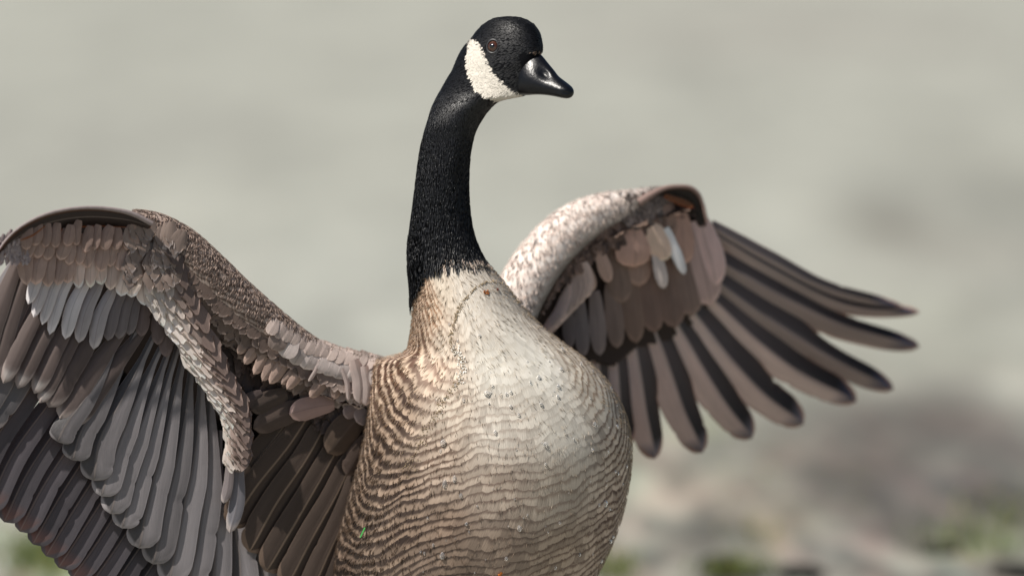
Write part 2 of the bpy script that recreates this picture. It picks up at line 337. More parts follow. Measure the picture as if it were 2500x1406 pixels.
ctl = np.array([  # s, y, base rgb, tip rgb; lower left holds feather pattern plus wing shadow
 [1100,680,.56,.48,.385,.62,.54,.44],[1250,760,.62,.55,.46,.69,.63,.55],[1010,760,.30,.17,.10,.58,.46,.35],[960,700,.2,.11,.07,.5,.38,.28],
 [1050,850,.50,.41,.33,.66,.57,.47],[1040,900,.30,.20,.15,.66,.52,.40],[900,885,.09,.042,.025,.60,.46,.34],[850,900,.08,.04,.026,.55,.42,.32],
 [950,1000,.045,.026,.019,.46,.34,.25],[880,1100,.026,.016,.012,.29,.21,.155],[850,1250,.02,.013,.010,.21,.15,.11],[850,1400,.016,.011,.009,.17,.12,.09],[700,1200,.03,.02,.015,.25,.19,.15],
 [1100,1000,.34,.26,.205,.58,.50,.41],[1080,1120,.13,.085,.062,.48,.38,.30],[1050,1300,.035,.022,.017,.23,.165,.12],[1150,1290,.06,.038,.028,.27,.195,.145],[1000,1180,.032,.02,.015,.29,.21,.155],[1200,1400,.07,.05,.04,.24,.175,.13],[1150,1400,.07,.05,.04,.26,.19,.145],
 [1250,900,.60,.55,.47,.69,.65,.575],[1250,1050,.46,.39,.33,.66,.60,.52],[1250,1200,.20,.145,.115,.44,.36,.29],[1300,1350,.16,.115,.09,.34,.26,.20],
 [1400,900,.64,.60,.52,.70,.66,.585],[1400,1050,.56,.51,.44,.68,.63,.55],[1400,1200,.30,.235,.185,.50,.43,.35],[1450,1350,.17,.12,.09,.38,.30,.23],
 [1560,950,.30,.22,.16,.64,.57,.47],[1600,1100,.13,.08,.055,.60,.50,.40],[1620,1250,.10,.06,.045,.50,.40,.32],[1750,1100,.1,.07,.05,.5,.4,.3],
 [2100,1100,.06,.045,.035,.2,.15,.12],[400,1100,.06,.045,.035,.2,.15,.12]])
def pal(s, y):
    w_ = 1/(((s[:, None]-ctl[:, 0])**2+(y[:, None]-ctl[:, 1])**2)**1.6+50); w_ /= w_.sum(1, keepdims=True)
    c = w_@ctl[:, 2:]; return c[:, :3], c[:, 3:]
acc = Acc()
# skin
ys = np.concatenate([np.arange(39.6, 60, 1.2), np.arange(60, 1712, 4), [1712]]); NT = 220
TH, Y = np.meshgrid(np.linspace(-np.pi, np.pi, NT, endpoint=False), ys)
pv, nv, _, _ = bframe(TH.ravel(), Y.ravel()); X_, Y_ = pxof(pv)
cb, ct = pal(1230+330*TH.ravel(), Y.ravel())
fr = np.abs(TH.ravel()) < 1.75
blk = Y_ < neckline(X_)+2
cb[blk] = BLACK; ch = inpoly(X_, Y_, CHEEK) & fr; cb[ch] = WHITE
ct = ct.copy(); ct[blk] = BLACK; ct[ch] = WHITE
cen = (1250., 560.)
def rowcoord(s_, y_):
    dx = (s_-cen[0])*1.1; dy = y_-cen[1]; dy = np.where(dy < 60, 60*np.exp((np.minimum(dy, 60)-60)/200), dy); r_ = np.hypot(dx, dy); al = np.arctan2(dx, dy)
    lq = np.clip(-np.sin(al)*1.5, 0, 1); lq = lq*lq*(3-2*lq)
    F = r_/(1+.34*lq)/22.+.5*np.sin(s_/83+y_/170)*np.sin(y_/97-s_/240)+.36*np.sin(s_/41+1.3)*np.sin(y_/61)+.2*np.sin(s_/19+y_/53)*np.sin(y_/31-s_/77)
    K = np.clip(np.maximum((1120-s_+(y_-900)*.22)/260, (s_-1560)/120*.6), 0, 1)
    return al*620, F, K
def rowdir(s_, y_):
    _, f0, _ = rowcoord(s_, y_); _, fx, _ = rowcoord(s_+2, y_); _, fy, _ = rowcoord(s_, y_+2); return fx-f0, fy-f0
A_r, F_r, K_r = rowcoord(1230+330*TH.ravel(), Y.ravel())
Fq = gridf(len(ys), NT, True); isb = Y_[Fq].mean(1) < neckline(X_[Fq].mean(1))+2; seam = np.abs(A_r[Fq].max(1)-A_r[Fq].min(1)) > 400
sv = np.sqrt(((pv-nv*.0012)**2).sum(1))
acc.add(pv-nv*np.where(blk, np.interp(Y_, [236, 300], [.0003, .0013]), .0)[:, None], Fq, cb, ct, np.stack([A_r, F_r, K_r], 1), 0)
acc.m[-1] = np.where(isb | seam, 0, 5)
# closing fans top and bottom
# fine fringe hairs standing along the feather rows
k = 26000; th = R.uniform(-1.75, 1.75, k); yb = R.uniform(640, 1500, k)
s_ = 1230+330*th; _, Fh, Kh = rowcoord(s_, yb); fq = Fh % 1
q = ((R.uniform(0, 1, k) < .12+.75*Kh) & (fq > .45) & (fq < .85)) | (R.uniform(0, 1, k) < .05); X0, Y0 = pxof(body(th, yb)); q &= Y0 > neckline(X0)+4
th, yb, s_, Kh = th[q], yb[q], s_[q], Kh[q]
p, n, ta, tb = bframe(th, yb); gx, gy = rowdir(s_, yb); a_ = np.interp(yb, yy, (tab[:, 1]-tab[:, 0])/2)
gx = gx+R.normal(0, .022, len(th)); gy = np.maximum(gy, .004)
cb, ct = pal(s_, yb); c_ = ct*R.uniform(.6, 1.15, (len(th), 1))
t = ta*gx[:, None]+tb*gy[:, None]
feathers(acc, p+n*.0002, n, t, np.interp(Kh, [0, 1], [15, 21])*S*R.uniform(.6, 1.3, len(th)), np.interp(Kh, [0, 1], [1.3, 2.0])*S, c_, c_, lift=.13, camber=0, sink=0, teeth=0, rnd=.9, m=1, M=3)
# neck and head plumage
k = 36000; yb = 42+(R.uniform(0, 1, k)**1.25)*760; th = R.uniform(-np.pi, np.pi, k)
p, n, ta, tb = bframe(th, yb); X0, Y0 = pxof(p)
fr = np.abs(th) < 1.75
keep = (Y0 < neckline(X0)+R.normal(0, 3, k)) & ~((Y0 < 236) & (X0 > 1268+.2*(Y0-130)) & (Y0 > 131))
de = np.hypot(X0-1203, Y0-114); keep &= ~((de < 17) & fr)
th, yb, p, n, X0, Y0, fr, ta, tb = [q[keep] for q in (th, yb, p, n, X0, Y0, fr, ta, tb)]
hd = np.clip((265-Y0)/60, 0, 1); hd2 = (Y0 < 250)*1.
back = -RT*1.0+FW*.55-UP*.35
t = back*hd[:, None]+(-UP-RT*.06)*(1-hd)[:, None]
L_ = np.interp(Y0, [190, 240, 290, 400, 560, 700], [7.5, 9, 15, 22, 30, 36])*S*R.uniform(.7, 1.3, len(th))
W_ = np.interp(Y0, [200, 260, 320, 560], [2.4, 3.4, 4.6, 7])*S
cbn = np.tile(BLACK, (len(th), 1))*R.uniform(.5, 1.8, (len(th), 1))
iw = inpoly(X0+R.normal(0, 1.6, len(th)), Y0+R.normal(0, 1.6, len(th)), CHEEK) & fr
iw2 = inpoly(X0, Y0, CHEEK) & (np.cos(th) < -.1)
cbn[iw | iw2] = WHITE*R.uniform(.88, 1.08, (int((iw | iw2).sum()), 1))
fore = (np.hypot((X0-1305)/26, (Y0-131)/6) < 1) & fr & (R.uniform(0, 1, len(th)) < .35); cbn[fore] = (.3, .2, .14)
pt = (np.abs(Y0-neckline(X0)+9) < 6) & (X0 > 1085) & fr & (R.uniform(0, 1, len(th)) < .3); cbn[pt] = (.45, .36, .3)
shag = ((X0 < 1012+18*R.uniform(0, 1, len(th))) & (Y0 > 565))
lift = .04+R.uniform(0, .10, len(th))*(Y0 > 240)
rq = R.uniform(0, 1, len(th)); shag = (X0 < 1016+18*R.uniform(0, 1, len(th))) & (Y0 > 470)
for msk, lf_, cam_ in ((~shag & (Y0 < 240), .01, .03), (~shag & (Y0 >= 240) & (Y0 < 330), .02, .08), (~shag & (Y0 >= 330) & (rq < .75), .035, .12), (~shag & (Y0 >= 330) & (rq >= .75), .075, .12),
        (shag & (Y0 < 560), .07, .1), (shag & (Y0 >= 560) & (Y0 < 630), .13, .1), (shag & (Y0 >= 630) & (rq < .6), .16, .1), (shag & (Y0 >= 630) & (rq >= .6), .21, .1)):
    if lf_ == .01:
        wm = msk & (iw | iw2); msk = msk & ~wm
        feathers(acc, p[wm], n[wm], t[wm], L_[wm]*1.1, W_[wm]*1.9, cbn[wm], cbn[wm], lift=.004, camber=0, sink=.02, teeth=.1, rnd=.6, m=4, M=5)
    feathers(acc, p[msk], n[msk], t[msk], L_[msk], W_[msk], cbn[msk], cbn[msk], lift=lf_, camber=cam_, sink=.05, teeth=.12, rnd=.6, m=(4 if lf_ == .01 else 2), M=5)
# tail end
body_o = acc.build('body', [M_SKIN, M_BREAST, M_NECK, M_FLANK, M_HEAD, M_PLUM], goose)

# ------------------------------------------------------------ head details
def loft(rings, close=True):
    rings = np.asarray(rings); nr, nc = rings.shape[:2]; v = rings.reshape(-1, 3); f = gridf(nr, nc, True)
    v = np.vstack([v, rings[0].mean(0), rings[-1].mean(0)]); a = len(v)-2
    i = np.arange(nc); j = (i+1) % nc
    f = np.vstack([f, np.stack([np.full(nc, a), i, j, j], 1)[:, [0, 2, 1, 1]]*1, np.stack([np.full(nc, a+1), (nr-1)*nc+i, (nr-1)*nc+j, (nr-1)*nc+j], 1)])
    return v, f
def tri_link(name, v, f, mat, parent, smooth=True):
    me = bpy.data.meshes.new(name); v = np.asarray(v)-(ROOT if parent is not None else 0)
    ff = []
    for q in f:
        z = list(dict.fromkeys(int(k) for k in q)); ff.append(z)
    me.from_pydata([tuple(x) for x in v], [], ff); me.materials.append(mat); me.validate()
    for pl in me.polygons: pl.use_smooth = smooth
    o = bpy.data.objects.new(name, me); COL.objects.link(o)
    if parent is not None: o.parent = parent
    return o
A_ = math.radians(35)
def billring(ct_, cbm, w, dd, e=2.4, n=28, flat=0.):
    """ring between culmen point ct_ and lower point cbm (photo-plane units), half width w, depth dd"""
    out = []
    for i in range(n):
        a = 2*math.pi*i/n; c, s = math.cos(a), math.sin(a)
        vv = math.copysign(abs(c)**(2/e), c); ww = math.copysign(abs(s)**(2/e), s)*w*(1-.35*max(vv, 0)*(1-flat))
        x = (ct_[0]+cbm[0])/2+(ct_[0]-cbm[0])/2*vv+ww*math.sin(A_); y = (ct_[1]+cbm[1])/2+(ct_[1]-cbm[1])/2*vv
        out.append(P(x, y, dd+ww*math.cos(A_)))
    return out
BR = [((1294,116),(1268,232),27,-86,.0),((1308,124),(1278,233),30,-95,0),((1322,137),(1290,233),31,-104,0),((1335,153),(1303,232),29,-113,.1),((1349,170),(1322,232),25,-124,.2),
      ((1360,185),(1342,234),23,-134,.4),((1373,196),(1360,237),23,-143,.6),((1383,204),(1374,240),22,-150,.8),((1391,211),(1384,241),18,-156,1),((1396,217),(1391,239),12,-160,1),((1399,223),(1397,234),5,-163,1)]
keys = np.array([[a[0], a[1], b[0], b[1], c, d, f] for a, b, c, d, f in BR], float)
kk = interp_pts(keys, np.linspace(0, 1, 44))
bv, bf_ = loft([billring((q[0], q[1]), (q[2], q[3]), max(q[4], .5), q[5], 2.3, 32, q[6]) for q in kk])
# nostril hollows: push in the surface near the nostril on both sides
px_, py_ = pxof(bv); hol = np.exp(-(((px_-1328)*.72+(py_-181)*.69)/15)**2-(((px_-1328)*-.69+(py_-181)*.72)/6.5)**2)
bv = bv + FW*hol[:, None]*.005
gro = np.exp(-((py_-np.interp(px_, [1285, 1330, 1400], [222, 222, 229]))/1.6)**2)*np.clip((px_-1280)/20, 0, 1)*np.clip((1392-px_)/8, 0, 1)
bv = bv + FW*gro[:, None]*.0013
bill = tri_link('bill', bv, bf_, M_BILL, goose)
def ellipsoid(c, ax, n=20, m=14):
    v = []; f = []
    for i in range(m+1):
        for j in range(n):
            a = math.pi*i/m; b = 2*math.pi*j/n
            v.append(c+ax[0]*math.cos(a)+ax[1]*math.sin(a)*math.cos(b)+ax[2]*math.sin(a)*math.sin(b))
    return np.array(v), gridf(m+1, n, True)
def surf_at(x, y):
    xl, xr = np.interp(y, yy, tab[:, 0]), np.interp(y, yy, tab[:, 1]); th = math.asin(max(-.999, min(.999, (x-(xl+xr)/2)/((xr-xl)/2))))
    p, n, a, b = bframe(np.array([th]), np.array([y])); return p[0], n[0], a[0], b[0], th
ep, en, ea, eb, eth = surf_at(1203, 114)
nn = nrm(en*.7-FW*.4)
for side, (c0, n0) in enumerate(((ep, nn), (None, None))):
    if side:
        q, n1, _, _ = bframe(np.array([math.pi-eth]), np.array([114.])); c0, n0 = q[0], n1[0]
    t1 = nrm(np.cross(n0, UP)); t2 = np.cross(n0, t1); rE = 14.5*S
    v, f = ellipsoid(c0-n0*rE*.45, [n0*rE*.95, t1*rE, t2*rE*1.05]); e_o = link('eye', v, f, M_EYE, goose)
    v, f = ellipsoid(c0-n0*rE*.05, [n0*rE*.62, t1*rE*.66, t2*rE*.68]); link('pupil', v, f, M_PUP, e_o)
    rings = []
    for i in range(28):
        a = 2*math.pi*i/28; dirv = t1*math.cos(a)+t2*math.sin(a)*1.12; cc = c0+dirv*rE*1.02-n0*rE*.02
        rings.append([cc+dirv*math.cos(b)*S*2.6+n0*math.sin(b)*S*2.6 for b in np.linspace(0, 2*math.pi, 8, endpoint=False)])
    rg = np.array(rings); vv = rg.reshape(-1, 3); ff = []
    for i in range(28):
        for j in range(8): ff.append([i*8+j, i*8+(j+1) % 8, ((i+1) % 28)*8+(j+1) % 8, ((i+1) % 28)*8+j])
    link('eyelid', vv, ff, plain('eyelid_skin', (.022, .022, .024), .4, .5, 300), e_o)

# ------------------------------------------------------------ legs, feet, tail (below the frame)
GZ = 0.0
for sx in (-1, 1):
    x0 = .0+sx*.075-.035; y0 = .10
    rings = []
    for (z, rr_, dy) in ((.17, .035, .02), (.13, .024, .01), (.10, .011, 0), (.05, .009, 0), (.02, .010, -.004), (.008, .009, -.01)):
        rings.append([(x0+rr_*math.cos(a), y0+dy+rr_*math.sin(a), z) for a in np.linspace(0, 2*math.pi, 14, endpoint=False)])
    v, f = loft(rings); leg = tri_link('leg', v, f, M_LEG, goose)
    v = []; f = []
    out = [(0, .015), (-.018, -.01), (-.05, -.075), (-.03, -.068), (-.004, -.105), (.024, -.068), (.05, -.072), (.018, -.01)]
    for z in (.003, .012):
        for i, (a, b) in enumerate(out): v.append((x0+a, y0+b-.01, z if i not in (0, 1, 7) else z*1.4))
    n_ = len(out); f = [list(range(n_))[::-1], list(range(n_, 2*n_))]+[[i, (i+1) % n_, (i+1) % n_+n_, i+n_] for i in range(n_)]
    tri_link('webbed_foot', v, f, M_LEG, leg, False)
ta_ = Acc()
k = 26; an = np.linspace(-.5, .5, k)
feathers(ta_, np.tile([-.02, .40, .20], (k, 1)), np.tile([0, -.3, 1.], (k, 1)), np.stack([np.sin(an), np.cos(an)*.9, -.25+0*an], 1), .20, .04, (.03, .025, .022), (.05, .04, .035), teeth=.02)
ta_.build('tail', [M_QUILL], goose)

# ------------------------------------------------------------ wings
def seg_field(path):
    """distance to a limb axis and its radius at the nearest point"""
    path = np.asarray(path, float)
    def f(x, y):
        x, y = np.broadcast_arrays(np.asarray(x, float), np.asarray(y, float)); best = np.full(x.shape, 1e9); rad = np.zeros(x.shape)
        for (x0, y0, r0), (x1, y1, r1) in zip(path[:-1], path[1:]):
            dx, dy = x1-x0, y1-y0; t = np.clip(((x-x0)*dx+(y-y0)*dy)/(dx*dx+dy*dy), 0, 1)
            d = np.hypot(x-x0-t*dx, y-y0-t*dy); rr = r0+t*(r1-r0); m = d/rr < best/np.maximum(rad, 1e-6) if best.max() < 1e8 else d < best
            best = np.where(m, d, best); rad = np.where(m, rr, rad)
        return best, rad
    return f
def limb(path, df, n=40, nt=28, flat=1.):
    """callable tube surface (t, angle) -> point; angle 0 faces the camera, +90 the upper side"""
    path = np.asarray(path, float)
    def f(t, a):
        t, a = np.broadcast_arrays(np.asarray(t, float), np.asarray(a, float)); q = interp_pts(path, np.clip(t, 0, 1).ravel()); q2 = interp_pts(path, np.clip(t+.01, 0, 1).ravel()); q1 = interp_pts(path, np.clip(t-.01, 0, 1).ravel())
        dx, dy = (q2-q1)[:, 0], (q2-q1)[:, 1]; l = np.hypot(dx, dy)+1e-9; nx, ny = dy/l, -dx/l
        sg = np.where(ny > 0, -1, 1); nx, ny = nx*sg, ny*sg; aa = a.ravel()
        r = q[:, 2]; x = q[:, 0]+nx*r*np.sin(aa); y = q[:, 1]+ny*r*np.sin(aa)
        return P(x, y, df(q[:, 0], q[:, 1])-np.cos(aa)*r*flat).reshape(t.shape+(3,))
    return f
def lframe(f, t, a):
    e = .01; p = f(t, a); u = f(t+e, a)-f(t-e, a); v = f(t, a+.02)-f(t, a-.02); n = nrm(np.cross(u, v)); c = f(t, a+np.pi)
    return p, n*np.sign(((p-c)*n).sum(-1))[..., None]
def pxdir(ang):
    """photo-plane direction, degrees clockwise from straight right (90 = down)"""
    a = np.radians(ang); return np.cos(a)[..., None]*RT-np.sin(a)[..., None]*UP
def cover_limb(acc, f, k, trange, arange, ang, L, W, cb, ct, m=0, **kw):
    t = R.uniform(*trange, k); a = R.uniform(*arange, k); o = np.argsort(-a); t, a = t[o], a[o]
    p, n = lframe(f, t, a); g = lambda q: q(t, a) if callable(q) else q
    Ls = g(L)*S*R.uniform(.85, 1.15, k); br = R.uniform(.75, 1.2, (k, 1))
    feathers(acc, p, n, pxdir(np.broadcast_to(np.asarray(g(ang), float), k)+R.normal(0, 7, k)), Ls, g(W)*S, g(cb)*br, g(ct)*br, m=m, **kw)
def cover_plane(acc, df, x, y, ang, L, W, cb, ct, off=0, m=0, tilt=0., **kw):
    """small feathers lying on a depth field with their TIPS at (x, y)"""
    x, y, ang, L, W = [np.array(q, float) for q in np.broadcast_arrays(x, y, ang, L, W)]
    a = np.radians(ang); bx, by = x-np.cos(a)*L, y-np.sin(a)*L
    p0 = P(bx, by, df(bx, by)+off); p1 = P(x, y, df(x, y)+off)
    ax = P(bx+4, by, df(bx+4, by))-P(bx, by, df(bx, by)); ay = P(bx, by+4, df(bx, by+4))-P(bx, by, df(bx, by))
    n = nrm(np.cross(ax, ay)); n *= -np.sign((n*FW).sum(-1))[..., None]
    t = nrm(p1-p0); s_ = np.cross(n, t); n = n*math.cos(tilt)+s_*math.sin(tilt)
    feathers(acc, p0, n, t, np.linalg.norm(p1-p0, axis=-1), W*S, np.broadcast_to(cb, (len(x), 3)), np.broadcast_to(ct, (len(x), 3)), m=m, **kw)
def one(name, df, base, tip, wd, cb, ct, off, parent, mat=None, bend=.0, bw=.7, **kw):
    b_, t_ = np.array(base, float), np.array(tip, float); d_ = t_-b_; pr = np.array([-d_[1], d_[0]])*bend
    return quill(name, [b_, b_+d_*.5+pr, t_], wd, df, off, cb, ct, parent, mat or M_COV2, NU=9, NV=18, bw=bw, tipw=.5, **kw)
M_COV2 = feather_mat('large_covert_vane', .9, 1.02, .12, 3.2, 2., .6, .2, .2, (1, .55, .35), edge=.4, shaft=(.12, .09, .08, .3), var=.5, bump=.5)
def C(*v): return np.array(v, float)
DK = C(.030, .022, .019); BR_ = C(.085, .058, .045); MV = C(.20, .165, .155); PALE = C(.46, .39, .35); GR = C(.13, .117, .115); MUD = C(.16, .115, .092)

# ---- wing on the left of the photo (comes towards the camera)
def dL(x, y): x = np.asarray(x, float); y = np.asarray(y, float); return 118-.40*(905-x)+.02*(y-800)
armL = np.array([[985,945,50],[915,928,60],[860,917,56],[790,895,54],[720,862,60],[640,805,66],[560,740,70],[490,672,70],[430,612,64],[370,572,54],[310,552,42]], float)
fL = limb(armL, lambda x, y: dL(x, y)+10)
acc = Acc(); tt, aa = np.meshgrid(np.linspace(0, 1, 60), np.linspace(-np.pi, np.pi, 32, endpoint=False), indexing='ij')
def armskin(f, ang, cb, ct, row, nt=120, na=64):
    tt, aa = np.meshgrid(np.linspace(0, 1, nt), np.linspace(-np.pi, np.pi, na, endpoint=False), indexing='ij'); v = f(tt, aa).reshape(-1, 3)
    X, Y = pxof(v); L_ = ((v-CAM)@FW-D)/S; a = math.radians(ang); cc = np.array([math.cos(a), math.sin(a)])
    F = (X*cc[0]+Y*cc[1]+L_*.3)/row+.3*np.sin(X/31)*np.sin(Y/27+1); A = -X*cc[1]+Y*cc[0]+.35*L_
    g = lambda z: z(tt.ravel(), aa.ravel()) if callable(z) else np.broadcast_to(z, (len(v), 3))
    acc.add(v, gridf(nt, na, True), g(cb), g(ct), np.stack([A, F, .55+0*A], 1), 0)
armskin(fL, 118, lambda t, a: C(.15,.105,.083)+np.clip((.4-t)/.3, 0, 1)[:, None]*C(.17,.15,.14), lambda t, a: C(.44,.35,.30)+np.clip((.4-t)/.3, 0, 1)[:, None]*C(.12,.13,.13), 15.)
q = lambda *z: np.array(z)
tone = lambda t, a: 1.35*(C(.16,.115,.095)[None]*(1-.35*np.sin(t*np.pi)[:, None])+np.clip((.35-t)/.3, 0, 1)[:, None]*C(.16,.14,.13)+np.clip((a-.5)/1.1, 0, 1)[:, None]*C(.13,.10,.08))
tint = lambda t, a: tone(t, a)*1.45+.04
ang = lambda t, a: np.interp(t, [0, .15, .3, .5, .8, 1], [95, 100, 112, 128, 120, 110])
def rowcover(acc, f, nrow, npr, a0, a1, trange, ang, Lr, Wr, cb, ct, m=0, **kw):
    for i in range(nrow):
        k = npr; w_ = i/(nrow-1); a = a0+(a1-a0)*w_
        t = trange[0]+(trange[1]-trange[0])*(np.arange(k)+(i % 2)*.5+R.uniform(-.18, .18, k))/k; ak = a+R.uniform(-.05, .05, k)
        p, n = lframe(f, t, ak); br = R.uniform(.88, 1.12, (k, 1))
        L = (Lr[0]+(Lr[1]-Lr[0])*w_)*S*R.uniform(.88, 1.12, k); W = (Wr[0]+(Wr[1]-Wr[0])*w_)*S
        g = lambda z: z(t, ak) if callable(z) else z
        feathers(acc, p, n, pxdir(g(ang)+R.normal(0, 4, k)+0*t), L, W, g(cb)*br, g(ct)*br, m=m, **kw)
rowcover(acc, fL, 5, 44, -.95, .12, (.02, .93), ang, (80, 52), (58, 44), tone, tint, 1, lift=.012, camber=.03, teeth=.05, rnd=.28)
def armhair(f, k, arange, ang, L, W, c):
    t = R.uniform(0, .97, k); a = R.uniform(*arange, k); p, n = lframe(f, t, a); cc = (c(t, a) if callable(c) else np.broadcast_to(c, (k, 3)))*R.uniform(.5, 1.25, (k, 1))
    feathers(acc, p, n, pxdir(ang+R.normal(0, 12, k)), L*S*R.uniform(.6, 1.3, k), W*S, cc, cc, lift=.12, camber=0, sink=0, teeth=0, rnd=.9, m=1, M=3)
armhair(fL, 5000, (.1, 2.4), 122, 17, 3.2, lambda t, a: C(.40,.31,.26)+np.clip((.4-t)/.3, 0, 1)[:, None]*C(.1,.12,.12))
# back of the wing: scapular and upper coverts
rowcover(acc, fL, 7, 40, 2.6, 4.6, (0, .95), ang, (60, 60), (44, 44), BR_, BR_*2, 1, lift=.06)
wingL = acc.build('wing', [M_ARM, M_COV], goose)
wingL['label'] = 'raised wing at the left of the photo, seen from its underside'
# dark sheet behind the feathers: closes gaps and stands for their deep shade
def sheet(name, poly, df, off, th, col, parent, nx=60):
    poly = np.array(poly, float); x0, y0 = poly.min(0); x1, y1 = poly.max(0)
    gx, gy = np.meshgrid(np.linspace(x0, x1, nx), np.linspace(y0, y1, nx)); ok = inpoly(gx, gy, poly); v = []; f = []; idx = {}
    fr = P(gx, gy, df(gx, gy)+off); bk = P(gx, gy, df(gx, gy)+off+th)
    V = np.concatenate([fr.reshape(-1, 3), bk.reshape(-1, 3)]); n = nx*nx; F = []
    cell = ok[:-1, :-1] & ok[1:, :-1] & ok[:-1, 1:] & ok[1:, 1:]
    for i in range(nx-1):
        for j in range(nx-1):
            if not cell[i, j]: continue
            a, b_, c, d = i*nx+j, i*nx+j+1, (i+1)*nx+j+1, (i+1)*nx+j; F.append((a, b_, c, d)); F.append((a+n, d+n, c+n, b_+n))
            for (di, dj, p_, q_) in ((-1, 0, a, b_), (1, 0, c, d), (0, -1, d, a), (0, 1, b_, c)):
                ii, jj = i+di, j+dj
                if not (0 <= ii < nx-1 and 0 <= jj < nx-1 and cell[ii, jj]): F.append((p_, p_+n, q_+n, q_))
    at = {'cb': ('FLOAT_COLOR', np.tile(col, (len(V), 1))), 'ct': ('FLOAT_COLOR', np.tile(col, (len(V), 1))), 'fuv': ('FLOAT_VECTOR', V*40)}
    return link(name, V, np.array(F), M_SKIN, parent, at)
sheet('dark_backing', [(40,612),(62,578),(130,528),(230,517),(330,540),(440,640),(600,820),(760,920),(905,950),(912,1060),(880,1160),(830,1300),(790,1440),(640,1480),(420,1480),(300,1400),(215,1230),(150,1080),(110,960),(60,800)], dL, 100, 10, DK*.4, wingL)
# outermost primaries: below and behind
kp = [[(250,870),(170,1000),(70,1150),(10,1274)],[(290,900),(210,1030),(110,1180),(48,1297)],[(330,930),(245,1060),(145,1215),(80,1328)],[(360,960),(280,1090),(180,1245),(112,1357)],
 [(390,990),(315,1120),(215,1275),(143,1385)],[(420,1020),(345,1150),(250,1305),(176,1411)],[(450,1050),(380,1190),(285,1335),(212,1440)],[(480,1080),(410,1230),(325,1360),(250,1468)],[(505,1110),(445,1260),(365,1390),(290,1495)],[(530,1140),(480,1290),(405,1420),(335,1520)]]
kp = [[(130,790),(50,900),(-50,1040),(-130,1170)],[(170,810),(90,930),(-10,1070),(-80,1212)],[(210,840),(130,970),(30,1110),(-32,1246)]]+kp
PRI = C(.060, .054, .060)
for i, k in enumerate(kp):
    c_ = PRI*random.uniform(.85, 1.2)
    quill('flight_feather', k, 66, dL, 34+i*5, c_*.7, c_*1.5, wingL, M_QUILL, tilt=.36, camber=.12, pw=1.7, cr=c_*1.3, tipw=.10, tipcol=(.15, .085, .075), left=.42)
# inner fan
ks = [([(300,820),(235,930),(165,1030),(140,1078)],62),([(330,830),(262,950),(200,1050),(177,1123)],70),([(370,850),(305,960),(245,1071),(229,1173)],82),([(395,860),(332,980),(278,1110),(247,1211)],74),([(410,870),(358,1000),(302,1140),(270,1254)],74),
 ([(425,880),(380,1020),(328,1180),(297,1289)],76),([(440,890),(412,1030),(362,1220),(340,1338)],84),([(458,905),(446,1050),(402,1240),(374,1377)],84),([(480,930),(480,1080),(442,1270),(412,1424)],88),
 ([(500,950),(508,1100),(488,1280),(455,1445)],88),([(522,1100),(530,1220),(525,1350),(515,1480)],80),([(556,1190),(572,1270),(584,1360),(588,1480)],84),([(580,1210),(608,1290),(640,1380),(655,1490)],84)]
for i, (k, wd) in enumerate(ks):
    k = [(k[0][0]+14, k[0][1]-50)]+k[1:]
    g_ = C(.160,.147,.150)*random.uniform(.88, 1.12)*(1 if i < 8 else 1.1)
    g_ = g_*(.75 if i < 2 else 1)
    quill('flight_feather', k, wd, dL, 0+i*5.0, g_*.5, g_*1.7, wingL, M_QUILL, tilt=.30, camber=.12, pw=1.7, cr=g_*1.3, tipw=.13, left=.45, bw=.22)
# greater coverts with pale tips at the left
for i, (b_, t_, wd, pale) in enumerate([((150,660),(8,936),40,1),((185,680),(43,948),42,1),((220,700),(83,961),44,1),((235,740),(97,984),40,.6),((275,750),(118,994),58,0),((310,790),(146,1022),58,0),((345,810),(172,1038),60,0),((90,600),(-20,930),50,0),((60,600),(-50,900),54,0)]):
    m_ = ((b_[0]*.5+t_[0]*.5)-8, (b_[1]*.5+t_[1]*.5)+6)
    quill('covert_feather', [b_, m_, t_], wd, dL, -8+i*2, C(.11,.085,.078), C(.3,.25,.23), wingL, M_COV2, tilt=.3, camber=.12, tipw=.22, tipcol=(.50,.48,.46) if pale else None, left=.5, NU=9, NV=24)
# broad grey outer feathers at the left edge of the frame
for i, k in enumerate([[(90,570),(15,700),(-70,840),(-160,950)],[(105,620),(35,760),(-45,900),(-140,1040)],[(118,690),(60,820),(-20,960),(-110,1090)],[(135,760),(90,850),(30,950),(-40,1040)]]):
    quill('flight_feather', k, 74, dL, 16+i*4, C(.13,.12,.125), C(.3,.26,.25), wingL, M_QUILL, tilt=.3, camber=.12, tipw=.1)
# under primary coverts: long pale tipped row
tips = [(69,743,150),(82,775,165),(103,793,170),(121,817,180),(159,828,160),(192,837,150),(228,853,150),(263,832,140),(290,828,130),(315,818,125),(345,822,120),(385,842,120),(405,872,120)]
for i, (x, y, l) in enumerate(tips):
    g_ = C(.55,.52,.52) if i < 5 else C(.36,.33,.33) if i < 7 else C(.16,.14,.14) if i < 10 else C(.13,.10,.095)
    bx = x+(.62-.035*i)*l*.8
    one('covert_feather', dL, (bx, y-l), (x, y), 34 if i < 4 else 40, g_*random.uniform(.9, 1.1), g_*1.3, -26+i*2.2, wingL, bend=.06, tilt=.32, camber=.13)
